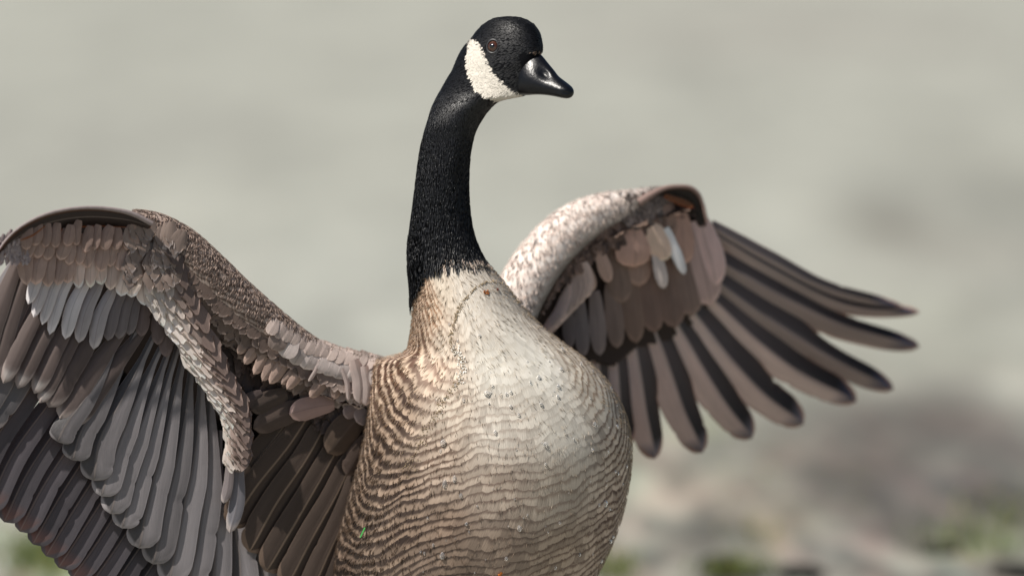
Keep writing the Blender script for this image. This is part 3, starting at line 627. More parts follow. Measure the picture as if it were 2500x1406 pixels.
# middle and lesser under coverts, hanging in rows
def hang(n, xs0, xs1, yfun, L, W, cfun, off, tilt=.28):
    for i in range(n):
        x = xs0+(xs1-xs0)*i/(n-1)+random.uniform(-4, 4); y = yfun(x)+random.uniform(-9, 9); l = L*random.uniform(.85, 1.15); c = cfun(x)*random.uniform(.82, 1.15)
        one('lesser_covert', dL, (x+l*random.uniform(.05, .28), y-l), (x, y), W*random.uniform(1.0, 1.35), c, np.minimum(c*1.6, .7), off+i*.9, wingL, bend=random.uniform(-.04, .1), tilt=tilt, camber=.10, twist=random.uniform(-.2, .2), pt=1.6)
cbn = lambda x: C(.36,.265,.225) if x < 190 else (C(.54,.43,.375) if x < 275 else C(.74,.64,.58))
hang(13, 62, 376, lambda x: np.interp(x, [60, 120, 200, 270, 300, 350, 376], [692, 700, 700, 702, 722, 752, 716]), 105, 37, cbn, -42)
hang(13, 40, 345, lambda x: np.interp(x, [40, 80, 200, 340], [652, 636, 648, 672]), 78, 31, lambda x: C(.35,.255,.215), -56)
hang(12, 62, 330, lambda x: 604+.02*x, 62, 27, lambda x: C(.28,.20,.168), -68)
# mottled tuft at the wrist
acc = Acc()
x = R.uniform(300, 455, 60); y = R.uniform(535, 700, 60); o = np.argsort(y)[::-1]; x, y = x[o], y[o]
kk_ = (x < 432) & (y > 562) & (y > 515+.12*(x-300)) & (y < 720-.2*abs(x-400))
x, y = x[kk_], y[kk_]; br = R.uniform(.5, 1.5, (len(x), 1))
cover_plane(acc, dL, x, y+20, 100+R.normal(0, 9, len(x)), R.uniform(44, 62, len(x)), 38, C(.22,.165,.135)*br*.5+C(.15,.115,.098), C(.33,.28,.26)*br, off=-62-.0*x, m=0, tilt=.12, lift=.03, camber=.10, teeth=.07)
# white armpit strip
le = np.array([(372,690),(374,720),(379,775),(416,805),(446,862),(480,917),(519,979),(550,1022),(562,1060),(566,1100),(562,1150)], float)
re = np.array([(410,640),(440,667),(467,738),(498,804),(534,882),(558,930),(590,984),(606,1040),(606,1080),(604,1120),(600,1146)], float)
rs = np.random.RandomState(12)
for cI, (w_, Ls, Ws, cc) in enumerate([(1.0, 84, 46, C(.20,.145,.125)), (.80, 94, 48, C(.34,.26,.225)), (.52, 104, 50, C(.60,.51,.455)), (.24, 98, 46, C(.74,.66,.60)), (.02, 78, 38, C(.78,.71,.65))]):
    nn_ = 20; t = np.linspace(.06, 1.0, nn_)+rs.uniform(-.008, .008, nn_); a_, b_ = interp_pts(le, np.clip(t, 0, 1)), interp_pts(re, np.clip(t, 0, 1)); pos = a_*(1-w_)+b_*w_+rs.uniform(-4, 4, (nn_, 2))
    o_ = np.argsort(-t); pos, t = pos[o_], t[o_]; c_ = cc*rs.uniform(.85, 1.12, (nn_, 1))*np.interp(t, [0, .12, .3], [.45, .6, 1])[:, None]
    cover_plane(acc, dL, pos[:, 0], pos[:, 1], np.interp(t, [0, .5, 1], [84, 66, 86])+rs.normal(0, 3, nn_)-6*(w_-.5), Ls*rs.uniform(.85, 1.15, nn_)*np.interp(t, [0, .8, 1], [1, 1, .75]), Ws, c_, np.minimum(c_*1.15, .8), off=-66+cI*3.2+36*t, m=0, tilt=.10, lift=.015, camber=.09, teeth=.05, rnd=.42)
# dark brown fluff between arm and tertials
n_ = 260; x = R.uniform(455, 905, n_); y = np.interp(x, [455, 500, 600, 700, 800, 905], [770, 815, 960, 985, 1000, 1010])+R.uniform(-85, 65, n_)
c_ = C(.075,.054,.046)*R.uniform(.6, 1.6, (n_, 1))
cover_plane(acc, dL, x, y, 110+R.normal(0, 20, n_), R.uniform(45, 75, n_), R.uniform(26, 40, n_), c_, c_*1.6, off=16+R.uniform(-6, 6, n_), m=0, lift=.1, camber=.15)
acc.build('under_coverts', [M_COV], wingL)
for (b_, t_, wd, c) in [((572,1050),(585,1112),40,C(.50,.44,.39)),((585,1090),(582,1138),38,C(.26,.215,.2)),((590,1110),(578,1152),40,C(.17,.14,.13))]:
    one('covert_feather', dL, b_, t_, wd, c, c*1.3, -8+(1152-t_[1])*-.1, wingL, tilt=.0, camber=.1)
quill('covert_feather', [(560,1040),(562,1120),(556,1190),(545,1228)], 26, dL, -2, C(.22,.19,.19), C(.4,.35,.33), wingL, M_COV2, tilt=.2, NV=24)
quill('covert_feather', [(585,1110),(582,1160),(578,1230),(560,1300)], 40, dL, 4, C(.17,.165,.18), C(.4,.35,.33), wingL, M_COV2, tilt=.2, NV=24)
# large coverts fanning out below the arm, frayed ends
off = -66
fan = [((618,800),(580,864),34),((637,812),(596,889),34),((656,826),(619,914),36),((674,842),(640,930),36),((697,856),(658,937),36),((737,885),(700,950),32),((725,893),(686,938),26),((792,914),(756,970),36),((812,915),(818,974),34),((836,922),(851,977),16),((864,900),(878,985),44),((888,915),(893,990),40),((780,900),(753,931),12)]
for i, (b_, t_, wd) in enumerate(fan):
    c = C(.36,.26,.215) if i < 9 else C(.46,.38,.35)
    one('covert_feather', lambda x, y: dL(x, y), (b_[0]+14 if i < 8 else b_[0], b_[1]-22), t_, wd, c*random.uniform(.9, 1.1), c*1.5, (-30 if i < 9 else -44)-(i*2.2 if i < 6 else 8), wingL, bend=-.06, tilt=-.12, camber=.12, bw=.8)
sfL = seg_field(armL)
def dAL(x, y):
    b_, r_ = sfL(x, y); return dL(x, y)+10-np.sqrt(np.clip(r_*r_*.96-b_*b_, 60, None))
rs = np.random.RandomState(3)
for i, (x, y) in enumerate([(664,850),(690,868),(716,886),(742,897),(768,905),(794,912),(820,920),(846,928),(870,936),(893,945)]):
    c = (C(.26,.205,.18) if i < 1 else C(.54,.47,.44))*rs.uniform(.85, 1.08)
    one('covert_feather', dAL, (x+30-i*2, y-52), (x, y+4), 54, c, c*1.3, -9+i*.5, wingL, tilt=.12+rs.uniform(-.06, .06), camber=.04, bend=-.05, twist=rs.uniform(-.2, .2))
for i in range(14):
    x = 655+i*18; y = np.interp(x, [655, 760, 900], [812, 868, 905])+rs.uniform(-4, 4); c = C(.45,.37,.33)*rs.uniform(.75, 1.15)
    one('covert_feather', dAL, (x+20, y-38), (x, y), 34, c, c*1.3, -13+i*.4, wingL, tilt=.12, camber=.04, bend=-.05, twist=rs.uniform(-.2, .2))
# tertials
tr = [([(760,1000),(700,1090),(620,1190),(562,1283)],86),([(800,1020),(745,1120),(670,1230),(607,1346)],88),([(845,1050),(785,1160),(715,1280),(648,1394)],88),([(868,1100),(822,1200),(755,1320),(695,1436)],86),([(885,1130),(850,1240),(795,1360),(745,1475)],84),([(900,1150),(872,1280),(835,1390),(800,1490)],80),([(725,990),(675,1060),(620,1130),(585,1190)],84)]
for i, (k, wd) in enumerate(tr):
    quill('tertial_feather', k, wd, dL, (24-i*3.4) if i < 6 else 30, C(.078,.057,.046)*random.uniform(.85, 1.1), C(.17,.12,.09), wingL, M_TERT, tilt=-.16, camber=.07, tipw=.13, bw=.8)
for (b_, t_, wd, c, o_) in [((895,995),(800,1106),88,C(.085,.06,.045),-4),((905,1060),(845,1160),60,C(.065,.046,.037),-2),((815,985),(706,1010),62,C(.32,.22,.195),-14),((770,985),(618,1046),66,C(.09,.066,.055),-2),((700,960),(612,1000),56,C(.08,.06,.05),-8),((905,1000),(870,1030),50,C(.24,.19,.18),-18),((880,995),(838,1012),40,C(.22,.17,.16),-16),((640,960),(590,990),40,C(.1,.075,.07),-10)]:
    one('covert_feather', dL, b_, t_, wd, c, c*1.7, o_, wingL, tilt=-.1, camber=.1, bend=.03)
# curved leading edge of the hand: outer quill seen edge on, lit through from behind
def rim(pts, wdt, df, off, ang_, parent, cb, name='alula_feather', mat=None, deep=1.6):
    t = np.linspace(0, 1, 50); q_ = interp_pts(pts, t); c = P(q_[:, 0], q_[:, 1], df(q_[:, 0], q_[:, 1])+off); dwn = pxdir(np.array([ang_]))[0]
    W = wdt*S*np.sqrt(np.clip(1-np.abs(2*t-1)**3, 0, 1)); u = np.linspace(0, 1, 9)
    wv = nrm(dwn+FW*deep)
    V = c[:, None]+wv*(u[None]*W[:, None])[..., None]+(-UP*.0+-FW)*((np.sin(u*np.pi)*.14)[None]*W[:, None])[..., None]
    fuv = np.stack(np.broadcast_arrays(u[None]*2-1, t[:, None], .3), -1).reshape(-1, 3)
    return link(name, V.reshape(-1, 3), gridf(50, 9), mat or M_GLOW, parent, {'cb': ('FLOAT_COLOR', np.tile(cb, (450, 1))), 'ct': ('FLOAT_COLOR', np.tile(cb*1.5, (450, 1))), 'fuv': ('FLOAT_VECTOR', fuv)})
archL = [(-12,620),(18,580),(50,552),(90,530),(130,516),(180,507),(230,505),(280,510),(325,521),(372,545)]
rim(archL, 90, dL, -85, 85, wingL, C(.055,.034,.026))
rim([(x, y+3) for x, y in archL], 60, dL, -80, 92, wingL, C(.03,.02,.018), mat=M_QUILL, deep=1.0)
for b_, t_, wd in (((110, 552), (48, 588), 5),):
    one('alula_feather', dL, b_, t_, wd, C(.30,.12,.04), C(.4,.2,.1), -88, wingL, mat=M_GLOW, tilt=.2, bend=-.06)  # orange sliver: its colour stands for sunlight coming through the hand
edgeL = limb([(x, y+2, r) for (x, y), r in zip(archL, [2, 2.5, 3, 3.5, 4, 4, 4.5, 5, 6, 6])], lambda x, y: dL(x, y)-92)
tt, aa = np.meshgrid(np.linspace(0, 1, 50), np.linspace(-np.pi, np.pi, 12, endpoint=False), indexing='ij')
V = edgeL(tt, aa).reshape(-1, 3); link('leading_edge', V, gridf(50, 12, True), M_COV, wingL, {'cb': ('FLOAT_COLOR', np.tile(C(.36,.29,.28), (len(V), 1))), 'ct': ('FLOAT_COLOR', np.tile(C(.3,.25,.24), (len(V), 1))), 'fuv': ('FLOAT_VECTOR', np.stack([tt.ravel()*20, tt.ravel()*2, aa.ravel()*0], 1))})
# pale fuzz of the far side of the hand at the frame edge
acc = Acc(); n_ = 90; x = R.uniform(-60, 70, n_); y = R.uniform(590, 650, n_); cover_plane(acc, dL, x, y, 110, R.uniform(24, 40, n_), 16, C(.34,.28,.27), C(.5,.42,.4), off=-70+x*.2, tilt=.2)
acc.build('wrist_plumage', [M_COV], wingL)

# ---- wing on the right of the photo (goes back, out of focus)
def dR(x, y): x = np.asarray(x, float); y = np.asarray(y, float); return 275+.60*(x-1220)+.10*(y-600)
armR = np.array([[1225,905,40],[1240,800,60],[1272,715,62],[1322,632,60],[1385,566,56],[1455,524,48],[1530,502,38],[1600,486,29],[1660,478,19],[1700,488,10]], float)
fR = limb(armR, lambda x, y: dR(x, y)+0)
acc = Acc(); tt, aa = np.meshgrid(np.linspace(0, 1, 60), np.linspace(-np.pi, np.pi, 32, endpoint=False), indexing='ij')
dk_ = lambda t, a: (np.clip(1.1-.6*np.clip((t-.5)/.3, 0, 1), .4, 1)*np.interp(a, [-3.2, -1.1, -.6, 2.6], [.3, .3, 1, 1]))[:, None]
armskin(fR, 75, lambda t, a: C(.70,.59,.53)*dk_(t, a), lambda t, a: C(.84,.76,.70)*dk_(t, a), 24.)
angR = lambda t, a: np.interp(t, [0, .3, .6, .8, 1], [100, 95, 70, 60, 60])
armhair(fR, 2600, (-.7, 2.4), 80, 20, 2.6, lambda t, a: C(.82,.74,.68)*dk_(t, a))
rowcover(acc, fR, 6, 34, 2.7, 4.8, (0, .93), angR, (50, 50), (36, 36), BR_, BR_*2, 1, lift=.1)
wingR = acc.build('wing', [M_ARM, M_COV], goose)
wingR['label'] = 'raised wing at the right of the photo with spread dark finger feathers'
sheet('dark_backing', [(1280,760),(1330,690),(1400,610),(1480,560),(1560,520),(1690,500),(1730,540),(1768,640),(1755,730),(1700,790),(1640,832),(1560,850),(1500,900),(1420,880),(1330,830)], dR, 40, 10, DK, wingR)
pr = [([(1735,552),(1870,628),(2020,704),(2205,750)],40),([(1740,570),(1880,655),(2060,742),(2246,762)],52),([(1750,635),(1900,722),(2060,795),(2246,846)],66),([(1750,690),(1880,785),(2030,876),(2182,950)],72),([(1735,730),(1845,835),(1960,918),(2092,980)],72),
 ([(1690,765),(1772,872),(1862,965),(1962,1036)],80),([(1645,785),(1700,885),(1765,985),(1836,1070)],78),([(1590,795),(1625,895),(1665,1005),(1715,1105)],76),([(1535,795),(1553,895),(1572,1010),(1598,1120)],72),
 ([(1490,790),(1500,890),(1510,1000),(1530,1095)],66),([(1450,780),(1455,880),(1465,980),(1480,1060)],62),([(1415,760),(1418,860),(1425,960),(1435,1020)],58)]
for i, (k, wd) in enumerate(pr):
    quill('flight_feather', k, wd*(1.32 if i > 3 else 1.22 if i > 1 else 1.05), dR, 10+i*6, C(.66,.54,.50)*(1 if i > 3 else .5), C(.30,.20,.16), wingR, M_QUILL, tilt=.20, camber=.12, fold=.20, prf=([0, .2, .55, .8, 1], [.8, 1.05, 1.1, .92, .85]), left=.42 if i > 2 else .5, tipw=.19, pt=2.3, tipcol=((.035,.040,.075) if i < 5 else (.12,.115,.14)), cr=C(.070,.060,.062), fade=(.72, .18), bw=.8, emar=(.34 if i in (1, 2, 3) else .12))  # pale left vane, dark right vane: lit and shaded halves put into colour
cvR = [((1660,520),(1668,648),66,C(.20,.145,.125),-22),((1705,535),(1748,700),86,C(.25,.205,.205),-14),((1690,560),(1735,745),92,C(.25,.205,.20),-8),((1655,590),(1690,772),88,C(.20,.16,.145),-2),((1615,620),(1650,800),80,C(.17,.13,.115),2),
 ((1575,650),(1600,812),66,C(.16,.12,.105),6),((1530,650),(1555,838),60,C(.17,.13,.11),8),((1490,690),(1508,850),50,C(.20,.165,.15),10),((1452,710),(1465,868),44,C(.22,.20,.20),12),((1415,730),(1425,870),40,C(.2,.19,.2),14),((1385,740),(1392,850),34,C(.15,.14,.15),16),
 ((1560,560),(1560,700),70,C(.15,.115,.1),-4),((1500,600),(1520,740),66,C(.1,.08,.07),2),((1620,500),(1630,590),60,C(.15,.115,.1),-26),((1580,520),(1590,600),60,C(.14,.11,.1),-24),
 ((1545,560),(1548,652),96,C(.26,.19,.165),-28),((1590,552),(1630,634),62,C(.48,.40,.34),-36),((1626,556),(1672,670),28,C(.62,.62,.60),-40),((1600,612),(1622,704),34,C(.42,.41,.41),-32),
 ((1425,640),(1449,710),32,C(.34,.26,.225),-30),((1462,610),(1488,689),36,C(.34,.26,.225),-32)]
for (b_, t_, wd, c, o_) in cvR:
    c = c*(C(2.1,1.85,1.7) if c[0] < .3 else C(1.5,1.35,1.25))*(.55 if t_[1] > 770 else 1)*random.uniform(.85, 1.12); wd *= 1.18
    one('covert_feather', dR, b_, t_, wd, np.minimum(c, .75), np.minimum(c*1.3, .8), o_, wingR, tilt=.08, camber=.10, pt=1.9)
for i in range(7):
    c = C(.56,.43,.37)*random.uniform(.85, 1.1); one('covert_feather', dR, (1425-i*7, 640+i*12), (1428-i*17, 728+i*15), 38, c, c*1.4, -30+i*3, wingR, tilt=.25, camber=.2, bend=-.08)
acc = Acc(); n_ = 240; x = R.uniform(1320, 1640, n_); y = np.interp(x, [1320, 1350, 1400, 1450, 1500, 1560, 1640], [740, 690, 640, 600, 575, 545, 525])+R.uniform(-8, 42, n_)
c_ = C(.13,.085,.065)*R.uniform(.5, 1.7, (n_, 1))
cover_plane(acc, dR, x, y, 80+R.normal(0, 15, n_), R.uniform(30, 50, n_), 24, c_, c_*1.6, off=-26+R.uniform(-6, 6, n_), m=0, lift=.1, camber=.15)
n_ = 60; x = R.uniform(1530, 1610, n_); y = R.uniform(500, 560, n_); c_ = C(.22,.175,.155)*R.uniform(.5, 1.4, (n_, 1))
cover_plane(acc, dR, x, y, 80+R.normal(0, 25, n_), 34, 22, c_, c_*1.4, off=-36, m=0, tilt=.1, lift=.04, camber=.06)
acc.build('under_coverts', [M_COV], wingR)
archR = [(1560,492),(1595,470),(1625,457),(1655,453),(1685,456),(1705,472),(1716,497),(1722,520),(1726,540)]
rim(archR, 110, dR, -44, 100, wingR, C(.06,.03,.018), deep=1.2)
rim([(1600,476),(1640,464),(1680,466),(1702,484),(1714,520),(1722,545)], 60, dR, -40, 125, wingR, C(.02,.015,.013), mat=M_QUILL, deep=.8)
rim([(1590,480),(1625,463),(1660,458),(1690,464),(1708,484)], 130, dR, -20, 90, wingR, C(.25,.13,.07), deep=.9)
one('alula_feather', dR, (1622, 478), (1694, 506), 18, C(.16,.06,.022), C(.3,.12,.05), -58, wingR, mat=M_GLOW, tilt=.2)  # added orange feather, backlit glow of the wrist put into its colour
eR = limb([(x, y+2, r) for (x, y), r in zip(archR, [10, 8, 6, 5, 5, 5, 4, 4, 3])], lambda x, y: dR(x, y)-44)
V = eR(*np.meshgrid(np.linspace(0, 1, 50), np.linspace(-np.pi, np.pi, 12, endpoint=False), indexing='ij')).reshape(-1, 3)
link('leading_edge', V, gridf(50, 12, True), M_QUILL, wingR, {'cb': ('FLOAT_COLOR', np.tile(C(.05,.03,.03), (len(V), 1))), 'ct': ('FLOAT_COLOR', np.tile(C(.1,.07,.06), (len(V), 1))), 'fuv': ('FLOAT_VECTOR', V*10)})

# ------------------------------------------------------------ ground
def gpt(px, py):
    r = FW+RT*(px-1250)*S/D+UP*(703-py)*S/D; t = -CAM[2]/r[2]; return CAM+r*t
base_c = np.array([.272, .274, .236])
patches = [(1800,1240,420,150,(.33,.30,.24),.6),(2180,1200,520,260,(.30,.27,.215),.85),(1650,1330,300,120,(.34,.32,.26),.6), # px, py, rx, ry, colour, weight
 (900,760,520,260,(.55,.56,.49),.8),(300,330,400,120,(.46,.46,.40),.7),(1900,60,500,60,(.47,.45,.39),.7),(2420,420,180,160,(.40,.40,.34),.7),
 (2170,560,130,60,(.27,.25,.20),.75),(2380,620,160,50,(.33,.31,.26),.6),(2300,760,220,50,(.42,.42,.34),.5),(2010,940,60,35,(.5,.5,.4),.6),
 (2260,1010,210,50,(.17,.135,.115),.85),(2480,1090,110,70,(.13,.12,.11),.7),(1900,1090,60,40,(.22,.185,.14),.7),(2100,1060,100,30,(.23,.18,.15),.5),(1700,1180,200,60,(.40,.38,.30),.8),
 (2060,1190,130,45,(.18,.135,.125),.8),(2320,1180,150,50,(.20,.175,.16),.8),(2480,1240,60,60,(.11,.10,.10),.7),(1900,1260,90,35,(.38,.38,.26),.5),(2200,1290,160,40,(.22,.19,.165),.8),(2050,1330,130,35,(.34,.32,.28),.7),
 (1600,1330,120,30,(.26,.22,.18),.7),(1560,1240,60,60,(.36,.36,.30),.6),(1860,1310,40,20,(.42,.38,.2),.6),(1500,1060,60,120,(.42,.44,.30),.6),(2200,1080,260,70,(.17,.14,.125),.5),(2300,1220,300,60,(.17,.15,.14),.5),(1760,1380,70,28,(.03,.035,.025),1.),(1960,1395,60,22,(.03,.03,.03),.95),(1850,1400,40,20,(.07,.07,.06),.6),
 (2280,1330,70,25,(.16,.12,.09),.7),(2420,1400,120,25,(.08,.08,.07),.8),(2400,1330,110,35,(.24,.27,.10),.75),(1500,1390,40,30,(.14,.2,.07),.8),
 (60,1330,90,40,(.40,.44,.30),.8),(150,1400,80,30,(.26,.38,.14),.8),(60,1410,40,16,(.36,.22,.10),.8),(1700,850,500,130,(.42,.42,.33),.5),(2350,880,200,40,(.36,.36,.29),.5),(1650,1060,100,30,(.40,.43,.26),.4),(1730,1050,60,20,(.42,.46,.2),.35)]
gx_ = np.concatenate([[-400, -80, -20], np.linspace(-6, 6, 240), [20, 80, 400]])
gy_ = np.concatenate([[-200, -30, -8], CY+6+(np.linspace(0, 1, 300)**1.6)*34, [60, 150, 900]])
XX, YY = np.meshgrid(gx_, gy_); colr = np.tile(base_c, (XX.size, 1))
for px, py, rx, ry, c, wt in patches:
    g = gpt(px, py); k = (g-CAM)@FW/D*S; a = gpt(px, py-ry); b = gpt(px, py+ry); ryw = (a[1]-b[1])/2
    xs_, ys_ = XX.ravel(), YY.ravel(); sk = .35*(ys_-g[1])*(rx*k/max(ryw, .01))*.3
    m_ = wt*np.exp(-(((xs_-g[0]-sk)/(rx*k))**2+((ys_-g[1])/ryw)**2)*.9)[:, None]
    colr = colr*(1-m_)+np.array(c)*(.52 if max(c) > .3 else .38)*m_
zz = .012*np.sin(XX*3.1+1)*np.sin(YY*2.3)+.008*np.sin(XX*7.7)*np.cos(YY*5.9)
zz *= (np.abs(XX) < 6)
m, nt, b, out = newmat('muddy_shore_ground'); at = nd(nt, 'ShaderNodeAttribute', attribute_name='cb'); tc = nd(nt, 'ShaderNodeTexCoord')
def nz(sc_, det, ro=.6, dist=0.):
    n = nd(nt, 'ShaderNodeTexNoise'); n.inputs['Scale'].default_value = sc_; n.inputs['Detail'].default_value = det; n.inputs['Roughness'].default_value = ro
    n.inputs['Distortion'].default_value = dist; nt.links.new(mp.outputs[0], n.inputs['Vector']); return n.outputs['Fac']
mp = nd(nt, 'ShaderNodeMapping'); mp.inputs['Scale'].default_value = (1, .22, 1); nt.links.new(tc.outputs['Object'], mp.inputs[0])
f1 = nz(1.6, 3, .5, .5); f2 = nz(7, 6, .65); f3 = nz(60, 4, .6)
# more broken, leaf-littered mud close by than far off
sp = nd(nt, 'ShaderNodeSeparateXYZ'); nt.links.new(tc.outputs['Object'], sp.inputs[0])
nr_ = nd(nt, 'ShaderNodeMapRange'); nt.links.new(sp.outputs[1], nr_.inputs[0]); nr_.inputs[1].default_value = 2; nr_.inputs[2].default_value = 7; nr_.inputs[3].default_value = 1.9; nr_.inputs[4].default_value = .85
am = math_(nt, 'MULTIPLY', math_(nt, 'SUBTRACT', math_(nt, 'ADD', math_(nt, 'MULTIPLY', f2, 1.), math_(nt, 'ADD', math_(nt, 'MULTIPLY', f1, 1.1), math_(nt, 'MULTIPLY', f3, .25))), 1.17), nr_.outputs[0])
sc_ = nd(nt, 'ShaderNodeVectorMath', operation='SCALE'); nt.links.new(at.outputs['Color'], sc_.inputs[0]); nt.links.new(math_(nt, 'MAXIMUM', math_(nt, 'ADD', am, 1.), .15), sc_.inputs['Scale'])
f4 = nz(13, 1., .4, .6); f5 = nz(8, 1., .4, .3); f6 = nz(17, 1., .4, .3)
def ramp(x, a, c, lo, hi):
    r_ = nd(nt, 'ShaderNodeMapRange', interpolation_type='SMOOTHSTEP'); nt.links.new(x, r_.inputs[0]); r_.inputs[1].default_value = a; r_.inputs[2].default_value = c; r_.inputs[3].default_value = lo; r_.inputs[4].default_value = hi; return r_.outputs[0]
near = ramp(sp.outputs[1], 2.2, 5.5, 1., .10)
blot = math_(nt, 'ADD', 1., math_(nt, 'MULTIPLY', near, ramp(f4, .34, .64, -.34, .30)))
s2 = nd(nt, 'ShaderNodeVectorMath', operation='SCALE'); nt.links.new(sc_.outputs[0], s2.inputs[0]); nt.links.new(blot, s2.inputs['Scale'])
c1 = mixc(nt, math_(nt, 'MULTIPLY', near, ramp(f5, .45, .62, 0, .9)), s2.outputs[0], (1.10, .95, .95), 'MULTIPLY')
c2 = mixc(nt, math_(nt, 'MULTIPLY', near, ramp(f6, .48, .64, 0, .9)), c1, (.90, 1.0, 1.0), 'MULTIPLY')
nt.links.new(c2, b.inputs['Base Color']); b.inputs['Roughness'].default_value = .9
bp = nd(nt, 'ShaderNodeBump'); bp.inputs['Strength'].default_value = .4; bp.inputs['Distance'].default_value = .01
nt.links.new(f2, bp.inputs['Height']); nt.links.new(bp.outputs[0], b.inputs['Normal'])
g_o = link('ground', np.stack([XX.ravel(), YY.ravel(), zz.ravel()], 1), gridf(len(gy_), len(gx_)), m, None, {'cb': ('FLOAT_COLOR', colr)})
tag(g_o, 'pale grey mud and gravel shore with dark damp patches', 'ground', kind='structure')

# ------------------------------------------------------------ grass tufts and clods on the shore
def blades(rs, cx, cy, n, rad, h):
    v = []; f = []; c = []
    for i in range(n):
        x = cx+rs.normal(0, rad); y = cy+rs.normal(0, rad*1.3); a = rs.uniform(0, 6.28); l = h*rs.uniform(.5, 1.2); le = rs.uniform(.1, .7)*l; b = rs.uniform(0, 6.28); w = .0028
        g = np.array([.15, .20, .075])*rs.uniform(.6, 1.5) if rs.uniform() < .75 else np.array([.32, .30, .10])*rs.uniform(.7, 1.2)
        k = len(v); dx, dy = math.cos(a)*w, math.sin(a)*w; ox, oy = math.cos(b)*le, math.sin(b)*le
        for t in (0, .35, .7, 1.):
            ww = 1-t*.92; z = l*(t-.25*t*t*(le/l)); v += [(x+ox*t*t-dx*ww, y+oy*t*t-dy*ww, z), (x+ox*t*t+dx*ww, y+oy*t*t+dy*ww, z)]; c += [g, g]
        for j in range(3): f.append((k+2*j, k+2*j+1, k+2*j+3, k+2*j+2))
    return v, f, c
rs = np.random.RandomState(4); V = []; F = []; Cc = []
for px, py, n, rad, h in [(1810,1396,150,.022,.035),(1760,1400,80,.02,.03),(2440,1325,70,.07,.035),(2360,1345,50,.06,.03),(2330,1300,30,.05,.03),(1490,1395,120,.03,.05),(1860,1300,40,.03,.025),(140,1385,220,.045,.07),(80,1370,120,.04,.06),(60,1320,60,.06,.04),(1880,1165,30,.08,.03),(1640,1060,40,.1,.04),(1980,1200,40,.1,.03),(2420,1235,60,.08,.035),(2480,1290,80,.05,.05)]:
    g = gpt(px, py); v, f, c = blades(rs, g[0], g[1], int(n*.6), rad, h); F += [tuple(q+len(V) for q in ff) for ff in f]; V += v; Cc += c
M_GRASS = feather_mat('grass_blades', 9, 10, 0, 4, .5, .5, .3, .4, (1, 1, .6))
o = link('grass', np.array(V), np.array(F), M_GRASS, None, {'cb': ('FLOAT_COLOR', np.array(Cc)), 'ct': ('FLOAT_COLOR', np.array(Cc)), 'fuv': ('FLOAT_VECTOR', np.array(V)*9)})
tag(o, 'sparse tufts of short green and yellow grass on the mud', 'grass', kind='stuff')
M_CLOD = plain('damp_mud_clod', (.018, .018, .015), .85, .2, 40, 0, .6)
for px, py, rx, rz, lab in [(1765,1376,.038,.018,'dark damp clod behind grass tuft, left of the two at the bottom edge'),(1955,1392,.034,.014,'dark damp clod at the bottom edge, right of the grass tuft clod'),(2290,1335,.03,.012,'small dark brown clod beside yellow green grass at lower right'),(2480,1400,.04,.02,'dark clod in the bottom right corner below the grass')]:
    g = gpt(px, py+12); v, f = ellipsoid(np.array([g[0], g[1], rz*.3]), [UP*rz, RT*rx, FW*rx*1.2], 28, 18)
    nn_ = np.sin(v[:, 0]*90+px)*np.cos(v[:, 1]*70)*np.sin(v[:, 2]*110+1)+.5*np.sin(v[:, 0]*210)*np.sin(v[:, 2]*190+px)
    v = v+(v-np.array([g[0], g[1], rz*.3]))*nn_[:, None]*.28
    o = link('mud_clod', v, f, M_CLOD); tag(o, lab, 'clod', 'dark clods on the shore')

# ------------------------------------------------------------ water drops and debris clinging to the breast
m, nt, b, out = newmat('water'); b.inputs['Roughness'].default_value = .02; b.inputs['IOR'].default_value = 1.33; b.inputs['Transmission Weight'].default_value = .9; b.inputs['Base Color'].default_value = (1, 1, 1, 1); M_WATER = m
v, f = ellipsoid(np.zeros(3), [np.array([0, 0, 1.]), np.array([1., 0, 0]), np.array([0, 1., 0])], 10, 7)
me = bpy.data.meshes.new('water_drop'); v[:, 2] *= np.where(v[:, 2] < 0, 1, 1.3); me.from_pydata([tuple(x) for x in v], [], [tuple(int(k) for k in q) for q in f]); me.materials.append(M_WATER); me.validate()
for pl in me.polygons: pl.use_smooth = True
rs = np.random.RandomState(21); spots = [(1187,960,8,5),(1236,962,4,4),(1247,958,4,4),(1082,1082,8,8),(1086,1182,6,10),(1110,1170,5,9),(1268,1290,6,7),(1080,1357,7,8),(1476,1230,7,8),(1489,1322,5,5),(1466,1370,5,5),(1320,987,5,4),(1266,1013,4,4),(1331,1086,6,6)]
while len(spots) < 160:
    y = rs.uniform(790, 1400); x = rs.uniform(1020, 1540); r = rs.gamma(2.2, .85)+1.0
    if rs.uniform() < .35: x = rs.normal(1500, 30)
    spots.append((x, y, min(r, 4.5), min(r, 4.5)*rs.uniform(.8, 1.5)))
for x, y, rx, ry in spots:
    xl, xr, xc_ = np.interp(y, yy, tab[:, 0]), np.interp(y, yy, tab[:, 1]), np.interp(y, yy, XM)
    q_ = (x-xc_)/((xr-xc_) if x > xc_ else (xc_-xl))
    if abs(q_) > .985: continue
    th_ = math.asin(q_); p, n, ta, tb = [k[0] for k in bframe(np.array([th_]), np.array([y]))]
    o = bpy.data.objects.new('water_drop', me); COL.objects.link(o); o.location = p+n*rx*S*.15
    o.scale = (rx*S, rx*S*.8, ry*S); tag(o, ('large' if rx > 4.6 else 'small')+' clear water drop on the '+('pale upper' if y < 1000 else 'brown lower' if y > 1200 else 'middle')+' breast, '+('towards the left flank' if x < 1180 else 'near the right outline' if x > 1430 else 'on its middle'), 'water drop', 'water drops on the breast')
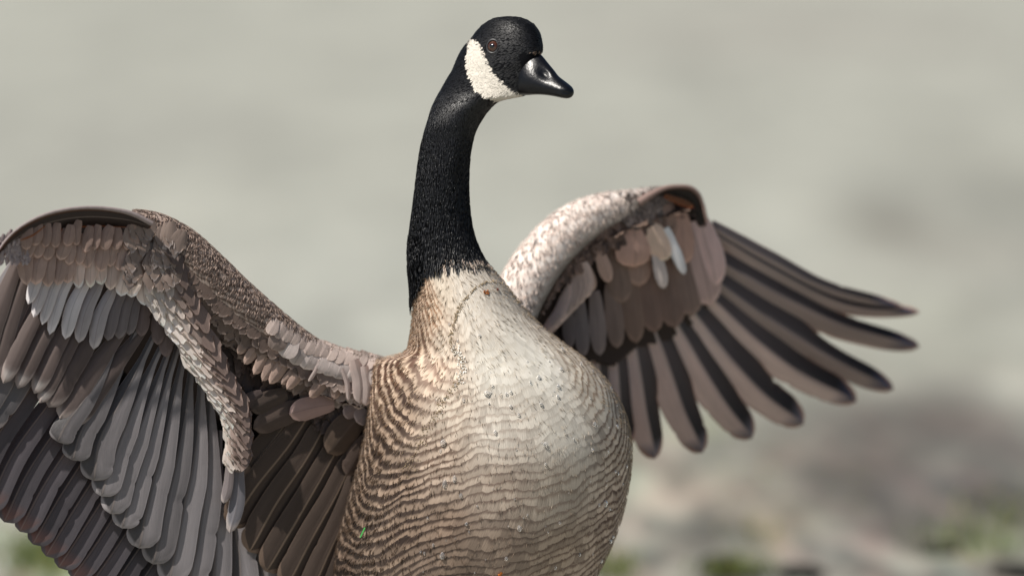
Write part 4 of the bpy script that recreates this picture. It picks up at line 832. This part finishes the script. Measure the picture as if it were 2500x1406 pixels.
def crumbs(name, pts, col_, size, seed, parent=None, mat=None):
    rs = np.random.RandomState(seed); V = []; F = []
    for (x, y) in pts:
        p, n, ta, tb, _ = surf_at2(x, y); a = nrm(rs.normal(0, 1, 3)); b_ = nrm(np.cross(a, rs.normal(0, 1, 3))); c_ = np.cross(a, b_); r = size*S*rs.uniform(.4, 1.3)
        v, f = ellipsoid(p+n*(.0003+r*.4), [a*r*1.5, b_*r, c_*r*.7], 6, 4); v = v+rs.normal(0, r*.18, v.shape); F.append(f+sum(len(q) for q in V)); V.append(v)
    return link(name, np.concatenate(V), np.concatenate(F), mat or plain(name+'_surface', col_, .6, .4, 900), parent, smooth=False)
def surf_at2(x, y):
    xl, xr, xc_ = np.interp(y, yy, tab[:, 0]), np.interp(y, yy, tab[:, 1]), np.interp(y, yy, XM); q_ = max(-.98, min(.98, (x-xc_)/((xr-xc_) if x > xc_ else (xc_-xl))))
    th_ = math.asin(q_); return [k[0] for k in bframe(np.array([th_]), np.array([y]))]+[th_]
line = [(1268,738),(1252,712),(1225,692),(1195,688),(1165,700),(1145,720),(1125,745),(1112,775),(1104,805),(1102,835),(1112,870),(1112,905),(1100,935),(1080,965),(1062,990),(1055,1020),(1035,1050),(1025,1085),(1008,1120),(990,1150)]
rs = np.random.RandomState(8); L1 = interp_pts(line, rs.uniform(0, 1, 620)); L1 += rs.normal(0, 1, L1.shape)*np.interp(L1[:, 1], [690, 800, 1150], [2, 3, 8])[:, None]
o = crumbs('dried_weed', L1, (.34, .26, .16), 1.25, 3); tag(o, 'thin brown line of dried weed crumbs stuck across the breast', 'weed', kind='stuff')
L2 = np.stack([1110+rs.normal(0, 8, 110), rs.uniform(840, 935, 110)], 1)
o = crumbs('white_down', L2, (.80, .78, .73), 1.5, 4); tag(o, 'white flecks of down along the middle of the breast line', 'down', kind='stuff')
o = crumbs('seed_cluster', [(1187+rs.normal(0, 5), 713+rs.normal(0, 4)) for _ in range(11)], (.30, .10, .025), 2.1, 5); tag(o, 'small orange red seed cluster stuck below the black neck', 'seeds')
o = crumbs('seed', [(1214, 707)], (.10, .02, .01), 4.5, 6); tag(o, 'single dark red seed right of the orange cluster', 'seed')
o = crumbs('petal', [(1218, 1402), (1222, 1400)], (.45, .14, .02), 3.5, 6); tag(o, 'orange petal scrap on the belly at the bottom edge', 'petal')
p, n, ta, tb, _ = surf_at2(893, 1300); t_ = nrm(-UP*1+RT*-.35); s_ = np.cross(n, t_); V = []
for k in (0, .5, 1):
    for q in (-1, 0, 1): V.append(p+n*(.004+.002*k)+t_*(k-.5)*26*S+s_*q*2.6*S*(1-.4*abs(k-.5))+n*(q*q)*.0006)
o = link('grass_blade', np.array(V), gridf(3, 3), plain('fresh_grass', (.02, .22, .03), .4, .5, 300)); tag(o, 'short bright green grass blade stuck to the lower left flank', 'grass blade')
